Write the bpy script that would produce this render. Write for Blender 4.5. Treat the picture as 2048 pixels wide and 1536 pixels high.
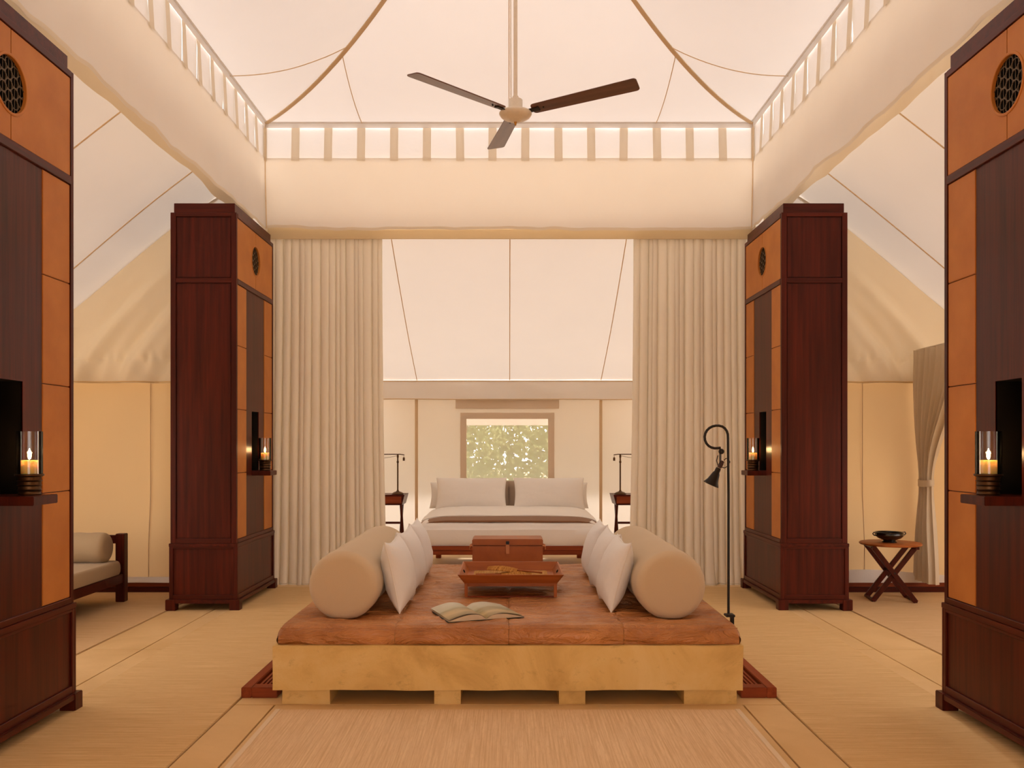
import bpy, bmesh, math, random
from mathutils import Vector, Matrix, noise
random.seed(7)
PI = math.pi
D = bpy.data
SC = bpy.context.scene
COL = SC.collection
for o in list(D.objects):
    D.objects.remove(o)

# ------------------------------------------------------------------ camera, sky, sun, exposure
F = 1780.0            # focal length in pixels of the 2048 wide frame
VX, VY = 1018.0, 890.0   # vanishing point of the hall axis
CAMZ = 1.5
cam = D.cameras.new('camera')
cam.sensor_width = 36.0
cam.lens = 36.0 * F / 2048.0
cam.shift_x = (1024 - VX) / 2048.0
cam.shift_y = (VY - 768) / 2048.0
cam.clip_start = 0.05
cam_o = D.objects.new('camera', cam)
COL.objects.link(cam_o)
cam_o.location = (0, 0, CAMZ)
cam_o.rotation_euler = (PI / 2, 0, 0)
SC.camera = cam_o

SKY_STRENGTH = 1.0
SUN_STRENGTH = 2.0
world = D.worlds.new('sky')
SC.world = world
world.use_nodes = True
wn = world.node_tree.nodes
wn['Background'].inputs[0].default_value = (1.0, 0.94, 0.925, 1)
wn['Background'].inputs[1].default_value = SKY_STRENGTH
sun = D.lights.new('sun', 'SUN')
sun.energy = SUN_STRENGTH
sun.angle = math.radians(6)
sun.color = (1.0, 0.93, 0.90)
sun_o = D.objects.new('sun', sun)
COL.objects.link(sun_o)
sun_o.rotation_euler = (math.radians(-38), math.radians(6), 0)   # comes from behind the bed end, high up
SC.view_settings.view_transform = 'Standard'
SC.view_settings.look = 'None'
SC.view_settings.gamma = 1.0
SC.view_settings.use_curve_mapping = False
SC.view_settings.exposure = 1.86


def P(px, py, Y):
    """photo pixel at depth Y -> point in the hall"""
    return Vector(((px - VX) * Y / F, Y, CAMZ - (py - VY) * Y / F))


# ------------------------------------------------------------------ materials
def srgb(r, g, b):
    def f(c):
        c /= 255.0
        return c / 12.92 if c <= 0.04045 else ((c + 0.055) / 1.055) ** 2.4
    return (f(r), f(g), f(b), 1)


class NT:
    def __init__(s, name):
        s.m = D.materials.new(name)
        s.m.use_nodes = True
        s.t = s.m.node_tree
        s.t.nodes.clear()
        s.out = s.n('ShaderNodeOutputMaterial')

    def n(s, typ, **kw):
        nd = s.t.nodes.new(typ)
        for k, v in kw.items():
            if k in nd.inputs.keys():
                nd.inputs[k].default_value = v
            else:
                setattr(nd, k, v)
        return nd

    def l(s, a, b):
        s.t.links.new(a, b)

    def coords(s, scale=(1, 1, 1), rot=(0, 0, 0), kind='Object'):
        tc = s.n('ShaderNodeTexCoord')
        mp = s.n('ShaderNodeMapping')
        mp.inputs['Scale'].default_value = scale
        mp.inputs['Rotation'].default_value = rot
        s.l(tc.outputs[kind], mp.inputs['Vector'])
        return mp.outputs['Vector']

    def noise(s, vec, scale=5, detail=4, rough=0.55, dist=0.0):
        nz = s.n('ShaderNodeTexNoise')
        nz.inputs['Scale'].default_value = scale
        nz.inputs['Detail'].default_value = detail
        nz.inputs['Roughness'].default_value = rough
        nz.inputs['Distortion'].default_value = dist
        if vec is not None:
            s.l(vec, nz.inputs['Vector'])
        return nz.outputs['Fac']

    def ramp(s, fac, stops):
        r = s.n('ShaderNodeValToRGB')
        el = r.color_ramp.elements
        el[0].position, el[0].color = stops[0]
        el[1].position, el[1].color = stops[-1]
        for p, c in stops[1:-1]:
            e = el.new(p)
            e.color = c
        s.l(fac, r.inputs['Fac'])
        return r.outputs['Color']

    def mix(s, a, b, fac):
        m = s.n('ShaderNodeMix', data_type='RGBA')
        for sock, val in ((m.inputs[0], fac), (m.inputs[6], a), (m.inputs[7], b)):
            if hasattr(val, 'is_linked'):
                s.l(val, sock)
            else:
                sock.default_value = val
        return m.outputs[2]

    def bump(s, h, strength=0.3, dist=0.01, normal=None):
        b = s.n('ShaderNodeBump')
        b.inputs['Strength'].default_value = strength
        b.inputs['Distance'].default_value = dist
        s.l(h, b.inputs['Height'])
        if normal is not None:
            s.l(normal, b.inputs['Normal'])
        return b.outputs['Normal']

    def principled(s, col, rough=0.5, normal=None, metal=0.0, spec=0.5, coat=0.0, sheen=0.0):
        p = s.n('ShaderNodeBsdfPrincipled')
        for key, val in (('Base Color', col), ('Roughness', rough)):
            if hasattr(val, 'is_linked'):
                s.l(val, p.inputs[key])
            else:
                p.inputs[key].default_value = val
        p.inputs['Metallic'].default_value = metal
        p.inputs['Specular IOR Level'].default_value = spec
        p.inputs['Coat Weight'].default_value = coat
        p.inputs['Coat Roughness'].default_value = 0.18
        p.inputs['Sheen Weight'].default_value = sheen
        if normal is not None:
            s.l(normal, p.inputs['Normal'])
        s.l(p.outputs[0], s.out.inputs[0])
        return p


M = {}


def fabric(name, col, trans_col, trans=0.5, bump_scale=(1, 1, 1), big=0.0, fine=0.12, rot=(0, 0, 0)):
    t = NT(name)
    v = t.coords()
    var = t.noise(v, 1.3, 3)
    c = t.mix(tuple(x * 0.93 for x in col[:3]) + (1,), col, var)
    weave = t.noise(t.coords((260, 260, 260)), 1.0, 1)
    nrm = t.bump(weave, fine, 0.002)
    if big:
        f = t.noise(t.coords(bump_scale, rot), 1.0, 3, 0.45)
        nrm = t.bump(f, 1.0, big, nrm)
    d = t.n('ShaderNodeBsdfDiffuse')
    tr = t.n('ShaderNodeBsdfTranslucent')
    t.l(c, d.inputs['Color'])
    tr.inputs['Color'].default_value = trans_col
    t.l(nrm, d.inputs['Normal'])
    t.l(nrm, tr.inputs['Normal'])
    mx = t.n('ShaderNodeMixShader')
    mx.inputs[0].default_value = trans
    t.l(d.outputs[0], mx.inputs[1])
    t.l(tr.outputs[0], mx.inputs[2])
    t.l(mx.outputs[0], t.out.inputs[0])
    M[name] = t.m


fabric('canvas_roof', srgb(250, 245, 241), srgb(250, 245, 240), 0.089, (0.55, 0.55, 0.55), 0.06)
fabric('canvas_valance', srgb(250, 244, 238), srgb(250, 245, 239), 0.155, (1.1, 1.1, 0.5), 0.05)
fabric('canvas_lining', srgb(244, 226, 192), srgb(246, 234, 214), 0.34, (1.5, 1.5, 1.0), 0.03)
fabric('canvas_strip', srgb(246, 234, 214), srgb(244, 228, 206), 0.2)
fabric('canvas_pane', srgb(250, 246, 244), srgb(252, 249, 247), 0.083, (3, 3, 6), 0.01)
fabric('canvas_rear', srgb(250, 244, 238), srgb(249, 242, 233), 0.089, (0.8, 0.8, 0.8), 0.05)
fabric('canvas_wing', srgb(249, 242, 234), srgb(248, 241, 231), 0.074, (1.6, 0.4, 1.2), 0.06)
fabric('canvas_gable', srgb(246, 234, 212), srgb(247, 238, 220), 0.19, (1.6, 0.4, 1.2), 0.04)
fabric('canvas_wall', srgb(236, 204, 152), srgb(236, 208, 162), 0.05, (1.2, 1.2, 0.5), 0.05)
fabric('curtain_linen', srgb(253, 246, 232), srgb(252, 240, 218), 0.24)
fabric('canvas_back', srgb(249, 240, 228), srgb(249, 239, 224), 0.24, (1.2, 1.2, 0.5), 0.05)
fabric('curtain_beige', srgb(240, 226, 202), srgb(226, 204, 170), 0.14)
fabric('gauze_border', srgb(246, 230, 210), srgb(244, 226, 204), 0.3)
fabric('seam_tan', srgb(240, 212, 174), srgb(238, 212, 176), 0.09)


def solid_cloth(name, col, fine=0.25, scale=420, big=0.0, bscale=(3, 3, 3), sheen=0.15):
    t = NT(name)
    w = t.noise(t.coords((scale, scale, scale)), 1.0, 2)
    var = t.noise(t.coords(), 2.2, 3)
    c = t.mix(tuple(x * 0.9 for x in col[:3]) + (1,), col, var)
    c = t.mix(tuple(x * 0.86 for x in col[:3]) + (1,), c, w)
    nrm = t.bump(w, fine, 0.002)
    if big:
        nrm = t.bump(t.noise(t.coords(bscale), 1.0, 3, 0.5), 1.0, big, nrm)
    t.principled(c, 0.92, nrm, spec=0.15, sheen=sheen)
    M[name] = t.m


solid_cloth('linen_white', srgb(253, 249, 245), 0.12, 500, 0.012, (9, 9, 5))
solid_cloth('linen_bed', srgb(252, 246, 240), 0.08, 500, 0.012, (4, 4, 4))
solid_cloth('linen_taupe', srgb(224, 200, 166), 0.4, 300)
solid_cloth('linen_grey', srgb(176, 152, 132), 0.3, 300)
solid_cloth('linen_wing', srgb(196, 172, 138), 0.3, 300)
solid_cloth('blanket_brown', srgb(146, 106, 78), 0.4, 260)
fabric('seam_grey', srgb(240, 212, 172), srgb(232, 206, 170), 0.15)
solid_cloth('rug_binding', srgb(244, 218, 182), 0.2, 300)
solid_cloth('piping_white', srgb(252, 246, 238), 0.1, 400)


def wood(name, dark, light, along='z', rough=0.32, coat=0.25, dens=26, spec=0.5):
    t = NT(name)
    k = {'z': (dens, dens, 1.1), 'y': (dens, 1.1, dens), 'x': (1.1, dens, dens)}[along]
    g = t.noise(t.coords(k), 1.0, 6, 0.62, 0.25)
    k2 = {'z': (3, 3, .35), 'y': (3, .35, 3), 'x': (.35, 3, 3)}[along]
    b = t.noise(t.coords(k2), 1.0, 2)
    c = t.ramp(g, [(0.30, dark), (0.72, light)])
    c = t.mix(c, tuple(x * 0.72 for x in dark[:3]) + (1,), t.ramp(b, [(0.45, (0, 0, 0, 1)), (0.8, (.6, .6, .6, 1))]))
    t.principled(c, rough, t.bump(g, 0.06, 0.002), spec=spec, coat=coat)
    M[name] = t.m


wood('mahogany', srgb(58, 17, 9), srgb(98, 34, 19), 'z', 0.34, 0.04, 26, 0.18)
wood('mahogany_y', srgb(58, 17, 9), srgb(98, 34, 19), 'y', 0.34, 0.04, 26, 0.18)
wood('mahogany_x', srgb(58, 17, 9), srgb(98, 34, 19), 'x', 0.34, 0.04, 26, 0.18)
wood('teak_x', srgb(146, 76, 32), srgb(200, 116, 58), 'x', 0.42, 0.03, 18, 0.2)
wood('teak_y', srgb(146, 76, 32), srgb(200, 116, 58), 'y', 0.42, 0.03, 18, 0.2)
wood('teak_z', srgb(146, 76, 32), srgb(200, 116, 58), 'z', 0.42, 0.03, 18, 0.2)
wood('redwood_y', srgb(118, 50, 22), srgb(166, 80, 40), 'y', 0.45, 0.02, 20, 0.2)
wood('redwood_x', srgb(118, 50, 22), srgb(166, 80, 40), 'x', 0.45, 0.02, 20, 0.2)
wood('blade_wood', srgb(80, 46, 32), srgb(122, 78, 56), 'x', 0.3, 0.25, 14)


def leather(name, dark, light, rough=0.45, wrinkle=0.0, wscale=(2.2, 7, 7), coat=0.0, pore=180, spec=0.28):
    t = NT(name)
    a = t.noise(t.coords(), 3.2, 4, 0.6)
    c = t.ramp(a, [(0.32, dark), (0.70, light)])
    pores = t.noise(t.coords((pore, pore, pore)), 1.0, 2)
    nrm = t.bump(pores, 0.12, 0.002)
    if wrinkle:
        w = t.noise(t.coords(wscale, (0, 0, 0.25)), 1.0, 5, 0.58, 0.9)
        nrm = t.bump(w, 1.0, wrinkle, nrm)
    t.principled(c, rough, nrm, spec=spec, coat=coat)
    M[name] = t.m


leather('leather_daybed', srgb(172, 108, 58), srgb(216, 150, 90), 0.38, 0.085, (3.4, 9, 9), spec=0.5)
leather('leather_tan', srgb(186, 114, 50), srgb(202, 130, 60), 0.5)
leather('leather_trunk', srgb(158, 86, 42), srgb(182, 106, 56), 0.45)
leather('strap_tan', srgb(196, 128, 84), srgb(210, 146, 100), 0.5)

# yellow cast concrete, blotched
t = NT('concrete')
v = t.coords()
a = t.noise(v, 2.1, 6, 0.62, 0.6)
c = t.ramp(a, [(0.30, srgb(198, 158, 92)), (0.52, srgb(230, 194, 124)), (0.74, srgb(238, 208, 146))])
b = t.noise(t.coords((9, 9, 14)), 1.0, 5, 0.7, 0.3)
c = t.mix(c, srgb(166, 130, 72), t.ramp(b, [(0.58, (0, 0, 0, 1)), (0.75, (.55, .55, .55, 1))]))
g = t.noise(t.coords((70, 70, 70)), 1.0, 4)
nr = t.bump(g, 0.25, 0.004, t.bump(a, 0.3, 0.02))
t.principled(c, 0.85, nr, spec=0.25)
M['concrete'] = t.m

# honed sandstone floor slabs
t = NT('sandstone')
a = t.noise(t.coords(), 1.4, 6, 0.6, 0.4)
c = t.ramp(a, [(0.32, srgb(220, 182, 126)), (0.68, srgb(236, 200, 146))])
sp = t.noise(t.coords((240, 240, 240)), 1.0, 2)
c = t.mix(c, srgb(206, 166, 110), t.ramp(sp, [(0.58, (0, 0, 0, 1)), (0.75, (.35, .35, .35, 1))]))
t.principled(c, 0.62, t.bump(sp, 0.1, 0.002), spec=0.3)
M['sandstone'] = t.m
t = NT('joint')
t.principled(srgb(60, 42, 24), 0.9, spec=0.1)
M['joint'] = t.m


def woven(name, dark, light, rib=150, axis='y', pale=None):
    t = NT(name)
    k = (2.2, rib, 1) if axis == 'y' else (rib, 2.2, 1)
    a = t.noise(t.coords(k), 1.0, 3, 0.6)
    b = t.noise(t.coords((14, 90, 1) if axis == 'y' else (90, 14, 1)), 1.0, 3, 0.6)
    k3 = t.noise(t.coords((300, 300, 1)), 1.0, 2)
    c = t.ramp(a, [(0.32, dark), (0.68, light)])
    c = t.mix(c, dark, t.ramp(b, [(0.5, (0, 0, 0, 1)), (0.72, (.55, .55, .55, 1))]))
    c = t.mix(c, tuple(x * .8 for x in dark[:3]) + (1,), t.ramp(k3, [(0.55, (0, 0, 0, 1)), (0.8, (.4, .4, .4, 1))]))
    t.principled(c, 0.95, t.bump(a, 0.6, 0.004, t.bump(k3, 0.4, 0.003)), spec=0.1)
    M[name] = t.m


woven('sisal', srgb(212, 172, 118), srgb(238, 204, 150), 120, 'y')
woven('rug_weave', srgb(220, 184, 140), srgb(244, 214, 174), 110, 'x')
woven('wing_carpet', srgb(206, 168, 122), srgb(228, 194, 150), 120, 'y')
woven('cane', srgb(176, 124, 68), srgb(216, 166, 102), 200, 'x')
woven('palm_weave', srgb(150, 92, 40), srgb(224, 164, 88), 90, 'x')


def plain(name, col, rough=0.5, metal=0.0, spec=0.5, coat=0.0):
    t = NT(name)
    p = t.noise(t.coords((40, 40, 40)), 1.0, 3)
    c = t.mix(tuple(x * .85 for x in col[:3]) + (1,), col, p)
    t.principled(c, rough, t.bump(p, 0.04, 0.002), metal, spec, coat)
    M[name] = t.m


plain('iron_black', srgb(30, 24, 20), 0.45, 0.3)
plain('bronze', srgb(92, 66, 42), 0.38, 0.85)
plain('bronze_dark', srgb(40, 32, 24), 0.45, 0.6)
plain('bronze_mirror', srgb(70, 58, 28), 0.18, 0.2, 0.6)
plain('grille_bronze', srgb(112, 92, 68), 0.5, 0.6)
plain('void_black', srgb(10, 8, 6), 0.9, 0.0, 0.05)
plain('enamel', srgb(240, 224, 202), 0.35, 0.0, 0.5, 0.2)
plain('brass', srgb(190, 140, 70), 0.3, 0.9)
plain('lacquer_black', srgb(20, 15, 12), 0.22, 0.0, 0.6, 0.5)
plain('paper', srgb(226, 206, 176), 0.8)
plain('cover_olive', srgb(60, 52, 40), 0.6)
plain('ground_sand', srgb(196, 170, 134), 0.95)
plain('cord_black', srgb(26, 20, 18), 0.6)
plain('socket_brown', srgb(70, 34, 26), 0.5)

# candle wax: glows a little through from its own flame
t = NT('wax')
p = t.principled(srgb(246, 214, 140), 0.5, spec=0.4)
p.inputs['Subsurface Weight'].default_value = 0.6
p.inputs['Subsurface Radius'].default_value = (0.03, 0.015, 0.006)
p.inputs['Subsurface Scale'].default_value = 1.0
M['wax'] = t.m
t = NT('flame')
e = t.n('ShaderNodeEmission')
e.inputs[0].default_value = (1.0, 0.62, 0.26, 1)
e.inputs[1].default_value = 22
t.l(e.outputs[0], t.out.inputs[0])
M['flame'] = t.m
# thin hurricane glass
t = NT('glass')
tr = t.n('ShaderNodeBsdfTransparent')
tr.inputs[0].default_value = (0.96, 0.95, 0.92, 1)
gl = t.n('ShaderNodeBsdfGlossy')
gl.inputs['Roughness'].default_value = 0.02
fr = t.n('ShaderNodeFresnel')
fr.inputs[0].default_value = 1.45
mx = t.n('ShaderNodeMixShader')
t.l(fr.outputs[0], mx.inputs[0])
t.l(tr.outputs[0], mx.inputs[1])
t.l(gl.outputs[0], mx.inputs[2])
t.l(mx.outputs[0], t.out.inputs[0])
M['glass'] = t.m
# window gauze: see-through mosquito net
t = NT('gauze')
tr = t.n('ShaderNodeBsdfTransparent')
df = t.n('ShaderNodeBsdfDiffuse')
df.inputs[0].default_value = srgb(240, 228, 206)
tl = t.n('ShaderNodeBsdfTranslucent')
tl.inputs[0].default_value = srgb(240, 228, 206)
m1 = t.n('ShaderNodeMixShader')
m1.inputs[0].default_value = 0.6
t.l(df.outputs[0], m1.inputs[1])
t.l(tl.outputs[0], m1.inputs[2])
m2 = t.n('ShaderNodeMixShader')
m2.inputs[0].default_value = 0.5
t.l(tr.outputs[0], m2.inputs[1])
t.l(m1.outputs[0], m2.inputs[2])
t.l(m2.outputs[0], t.out.inputs[0])
M['gauze'] = t.m
# leaves
t = NT('leaf')
a = t.noise(t.coords(), 5.0, 5, 0.7)
c = t.ramp(a, [(0.35, srgb(96, 118, 72)), (0.65, srgb(184, 190, 138))])
d = t.n('ShaderNodeBsdfDiffuse')
tl = t.n('ShaderNodeBsdfTranslucent')
t.l(c, d.inputs[0])
t.l(c, tl.inputs[0])
m1 = t.n('ShaderNodeMixShader')
m1.inputs[0].default_value = 0.5
t.l(d.outputs[0], m1.inputs[1])
t.l(tl.outputs[0], m1.inputs[2])
t.l(m1.outputs[0], t.out.inputs[0])
M['leaf'] = t.m
plain('bark', srgb(110, 84, 60), 0.9)
# printed landscape photo on the book pages
t = NT('page_print')
v = t.coords()
sep = t.n('ShaderNodeSeparateXYZ')
t.l(v, sep.inputs[0])
ad = t.n('ShaderNodeMath', operation='ADD')
t.l(sep.outputs[1], ad.inputs[0])
ml = t.n('ShaderNodeMath', operation='MULTIPLY')
t.l(t.noise(t.coords((4, 9, 4)), 1.0, 4), ml.inputs[0])
ml.inputs[1].default_value = 0.22
t.l(ml.outputs[0], ad.inputs[1])
mr = t.n('ShaderNodeMapRange')
mr.inputs[1].default_value = -0.12
mr.inputs[2].default_value = 0.34
t.l(ad.outputs[0], mr.inputs[0])
c = t.ramp(mr.outputs[0], [(0.0, srgb(136, 118, 72)), (0.30, srgb(212, 188, 136)), (0.48, srgb(172, 160, 118)), (0.62, srgb(202, 198, 168)), (1.0, srgb(232, 228, 210))])
t.principled(c, 0.4, spec=0.4)
M['page_print'] = t.m


# ------------------------------------------------------------------ mesh helpers
class MB:
    def __init__(s):
        s.v, s.f = [], []

    def add(s, vs, fs):
        k = len(s.v)
        s.v += [tuple(p) for p in vs]
        s.f += [tuple(i + k for i in q) for q in fs]
        return s

    def box(s, x0, x1, y0, y1, z0, z1):
        return s.add([(x0, y0, z0), (x1, y0, z0), (x1, y1, z0), (x0, y1, z0), (x0, y0, z1), (x1, y0, z1), (x1, y1, z1), (x0, y1, z1)],
                     [(0, 3, 2, 1), (4, 5, 6, 7), (0, 1, 5, 4), (1, 2, 6, 5), (2, 3, 7, 6), (3, 0, 4, 7)])

    def bar(s, a, b, w, h, up=(0, 0, 1)):
        a, b = Vector(a), Vector(b)
        d = (b - a).normalized()
        u = Vector(up)
        sx = d.cross(u)
        if sx.length < 1e-5:
            sx = d.cross(Vector((0, 1, 0)))
        sx.normalize()
        uz = sx.cross(d).normalized()
        vs = []
        for p in (a, b):
            for q, r in ((-1, -1), (1, -1), (1, 1), (-1, 1)):
                vs.append(p + sx * q * w / 2 + uz * r * h / 2)
        return s.add(vs, [(0, 1, 2, 3), (7, 6, 5, 4), (0, 4, 5, 1), (1, 5, 6, 2), (2, 6, 7, 3), (3, 7, 4, 0)])

    def tube(s, pts, r, n=8, caps=True):
        pts = [Vector(p) for p in pts]
        rs = r if isinstance(r, (list, tuple)) else [r] * len(pts)
        ref = None
        vs, fs = [], []
        for i, p in enumerate(pts):
            d = (pts[min(i + 1, len(pts) - 1)] - pts[max(i - 1, 0)]).normalized()
            if ref is None:
                ref = d.orthogonal().normalized()
            ref = (ref - d * ref.dot(d)).normalized()
            b = d.cross(ref)
            for k in range(n):
                a = 2 * PI * k / n
                vs.append(p + (ref * math.cos(a) + b * math.sin(a)) * rs[i])
        for i in range(len(pts) - 1):
            for k in range(n):
                k2 = (k + 1) % n
                fs.append((i * n + k, i * n + k2, (i + 1) * n + k2, (i + 1) * n + k))
        if caps:
            fs.append(tuple(reversed(range(n))))
            fs.append(tuple((len(pts) - 1) * n + k for k in range(n)))
        return s.add(vs, fs)

    def lathe(s, prof, n=24, c=(0, 0, 0), axis='z', mat=None):
        vs, fs = [], []
        for r, z in prof:
            for k in range(n):
                a = 2 * PI * k / n
                p = Vector((r * math.cos(a), r * math.sin(a), z))
                if axis == 'y':
                    p = Vector((p.x, p.z, -p.y))
                elif axis == 'x':
                    p = Vector((p.z, p.x, p.y))
                if mat is not None:
                    p = mat @ p
                vs.append(p + Vector(c))
        for i in range(len(prof) - 1):
            for k in range(n):
                k2 = (k + 1) % n
                fs.append((i * n + k, i * n + k2, (i + 1) * n + k2, (i + 1) * n + k))
        if prof[0][0] > 1e-6:
            fs.append(tuple(reversed(range(n))))
        if prof[-1][0] > 1e-6:
            fs.append(tuple((len(prof) - 1) * n + k for k in range(n)))
        return s.add(vs, fs)

    def surf(s, nu, nv, f):
        vs = [f(i / nu, j / nv) for j in range(nv + 1) for i in range(nu + 1)]
        w = nu + 1
        fs = [(j * w + i, j * w + i + 1, (j + 1) * w + i + 1, (j + 1) * w + i) for j in range(nv) for i in range(nu)]
        return s.add(vs, fs)

    def prism(s, outline, ax, d0, d1):
        """closed outline in the plane across axis ax, pushed from d0 to d1"""
        n = len(outline)

        def pt(u, w, d):
            return {'x': (d, u, w), 'y': (u, d, w), 'z': (u, w, d)}[ax]
        vs = [pt(u, w, d0) for u, w in outline] + [pt(u, w, d1) for u, w in outline]
        fs = [tuple(range(n)), tuple(reversed(range(n, 2 * n)))]
        fs += [(i, i + n, (i + 1) % n + n, (i + 1) % n) for i in range(n)]
        return s.add(vs, fs)

    def mesh(s, name, smooth=False, bevel=0.0, seg=2, thick=0.0, weld=False):
        me = D.meshes.new(name)
        bm = bmesh.new()
        bv = [bm.verts.new(p) for p in s.v]
        for q in s.f:
            try:
                bm.faces.new([bv[i] for i in q])
            except ValueError:
                pass
        if weld or smooth:
            bmesh.ops.remove_doubles(bm, verts=bm.verts, dist=1e-5)
        bmesh.ops.recalc_face_normals(bm, faces=bm.faces)
        if bevel:
            ed = [e for e in bm.edges if len(e.link_faces) == 2 and e.calc_face_angle(0) > 0.6]
            bmesh.ops.bevel(bm, geom=ed, offset=bevel, segments=seg, affect='EDGES', clamp_overlap=True)
        if thick:
            bmesh.ops.solidify(bm, geom=bm.faces[:], thickness=thick)
        bm.to_mesh(me)
        bm.free()
        if smooth:
            for p in me.polygons:
                p.use_smooth = True
            try:
                me.set_sharp_from_angle(angle=math.radians(50))
            except Exception:
                pass
        return me

    def build(s, name, mat, parent=None, smooth=False, bevel=0.0, seg=2, thick=0.0, loc=None, label=None, kind=None):
        me = s.mesh(name, smooth, bevel, seg, thick)
        me.materials.append(M[mat])
        return place(name, me, parent, loc, label, kind)


def place(name, me, parent=None, loc=None, label=None, kind=None, rot=None):
    o = D.objects.new(name, me)
    COL.objects.link(o)
    if parent is not None:
        o.parent = parent
    if loc is not None:
        o.location = loc
    if rot is not None:
        o.rotation_euler = rot
    if label:
        o['label'] = label
    if kind:
        o['kind'] = kind
    return o


def tag(o, label, cat, group=None):
    o['label'] = label
    o['category'] = cat
    if group:
        o['group'] = group
    return o


def thing(name, label, cat, loc=(0, 0, 0), rz=0.0, group=None):
    o = D.objects.new(name, None)
    o.empty_display_size = 0.1
    COL.objects.link(o)
    o.location = loc
    o.rotation_euler = (0, 0, rz)
    return tag(o, label, cat, group)


def shell(name, label):
    o = D.objects.new(name, None)
    o.empty_display_size = 0.1
    COL.objects.link(o)
    o['kind'] = 'structure'
    o['label'] = label
    o['category'] = name.split('_')[0]
    return o


def copy_tree(o, parent=None):
    c = o.copy()
    COL.objects.link(c)
    if parent is not None:
        c.parent = parent
    for ch in list(o.children):
        copy_tree(ch, c)
    return c


def sm(a, b, x):
    t = max(0.0, min(1.0, (x - a) / (b - a)))
    return t * t * (3 - 2 * t)


def lerp(a, b, t):
    return a + (b - a) * t


def nz(x, y, z=0.0):
    return noise.noise(Vector((x, y, z)))


# ------------------------------------------------------------------ plan of the tent (metres)
HX = 2.60                 # hall half width
HY0, HY1 = 3.70, 9.42     # hall depth range
HCY = (HY0 + HY1) / 2
HHY = (HY1 - HY0) / 2
ZT = 4.90                 # valance top
ZB = 3.775                # valance hem
REAR = 12.30              # bed wall
WX = 5.30                 # wing outer wall
WY = 9.10                 # wing end wall
EAVE = 2.13

# ------------------------------------------------------------------ floor
floor = shell('floor', 'sandstone floor of large slabs with thin dark joints')
g = 0.005


def slab(x0, x1, y0, y1):
    MB().box(x0 + g, x1 - g, y0 + g, y1 - g, -0.06, 0.0).build('slab', 'sandstone', floor, bevel=0.0015, seg=1)


MB().box(-6, 6, -1.2, 13.0, -0.14, -0.05).build('bedding', 'joint', floor)
for s in (-1, 1):
    def xs(a, b):
        return (min(a * s, b * s), max(a * s, b * s))
    for y0, y1 in ((-1, 1.9), (1.9, 5.14)):
        slab(*xs(1.352, 1.587), y0, y1)
    for y0, y1 in ((-1, 3.3), (3.3, 6.53), (6.53, 9.4), (9.4, 12.4)):
        slab(*xs(1.587, 2.69), y0, y1)
        slab(*xs(2.69, 3.09), y0, y1)
        slab(*xs(3.09, 5.4), y0, y1)
slab(-1.352, 1.352, -1, 1.9)
slab(-1.352, 1.352, 1.9, 5.14)
for y0, y1 in ((5.14, 7.9), (7.9, 9.4), (9.4, 12.4)):
    slab(-1.587, 1.587, y0, y1)
gr = MB().box(-40, 40, -40, 60, -0.4, -0.141).build('ground', 'ground_sand')
gr['kind'] = 'structure'
gr['label'] = 'sandy ground outside around the tent'

# ------------------------------------------------------------------ main ceiling: swept pyramid of canvas
ceil = shell('ceiling', 'swept cream canvas pyramid ceiling over the hall')


def roof_pt(side, a, b):
    """side panel; b 0..1 from eave to peak, a -1..1 across"""
    z = ZT + 1.45 * b * b
    wob = (0.012 * nz(a * 3.0 + side * 7, b * 3.0) + (0.022 if side % 2 else .008) * nz(a * 7 + side * 3, b * 1.3 + a)) * math.sin(PI * min(1, b * 1.2))
    if side in (0, 2):
        s_ = 1 if side == 0 else -1
        x = a * HX * (1 - b)
        y = HCY + s_ * HHY * (1 - b)
    else:
        s_ = 1 if side == 1 else -1
        x = s_ * HX * (1 - b)
        y = HCY + a * HHY * (1 - b)
    sag = -0.03 * (1 - a * a) * math.sin(PI * b)
    return Vector((x, y, z + sag + wob * (1 - a * a)))


for side in range(4):
    MB().surf(36, 36, lambda u, v: roof_pt(side, 2 * u - 1, v * 0.999)).build('canvas_panel', 'canvas_roof', ceil, smooth=True)
for sx in (-1, 1):
    for sy in (-1, 1):
        pts = [Vector((sx * HX * (1 - b), HCY + sy * HHY * (1 - b), ZT + 1.45 * b * b - 0.012)) for b in [i / 24 for i in range(25)]]
        m = MB()
        for i in range(24):
            m.bar(pts[i], pts[i + 1], 0.042, 0.010)
        m.build('hip_band', 'seam_tan', ceil)


def roof_seam(side, pos, hw=0.0045):
    """seam running straight up the slope at plan offset pos from the middle"""
    half = HX if side in (0, 2) else HHY
    bmax = 1 - abs(pos) / half
    pts = []
    for i in range(17):
        b = bmax * i / 16
        a = pos / (half * (1 - b)) if b < 0.999 else 0
        pts.append(roof_pt(side, max(-1, min(1, a)), b) + Vector((0, 0, -0.008)))
    MB().tube(pts, hw, 5).build('seam', 'seam_tan', ceil)


for side, offs in ((0, (-1.55, 1.55, 0.0)), (1, (1.62, -1.62)), (3, (1.62, -1.62)), (2, (-1.55, 1.55))):
    for p_ in offs:
        roof_seam(side, p_)

# ------------------------------------------------------------------ valances round the hall


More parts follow.
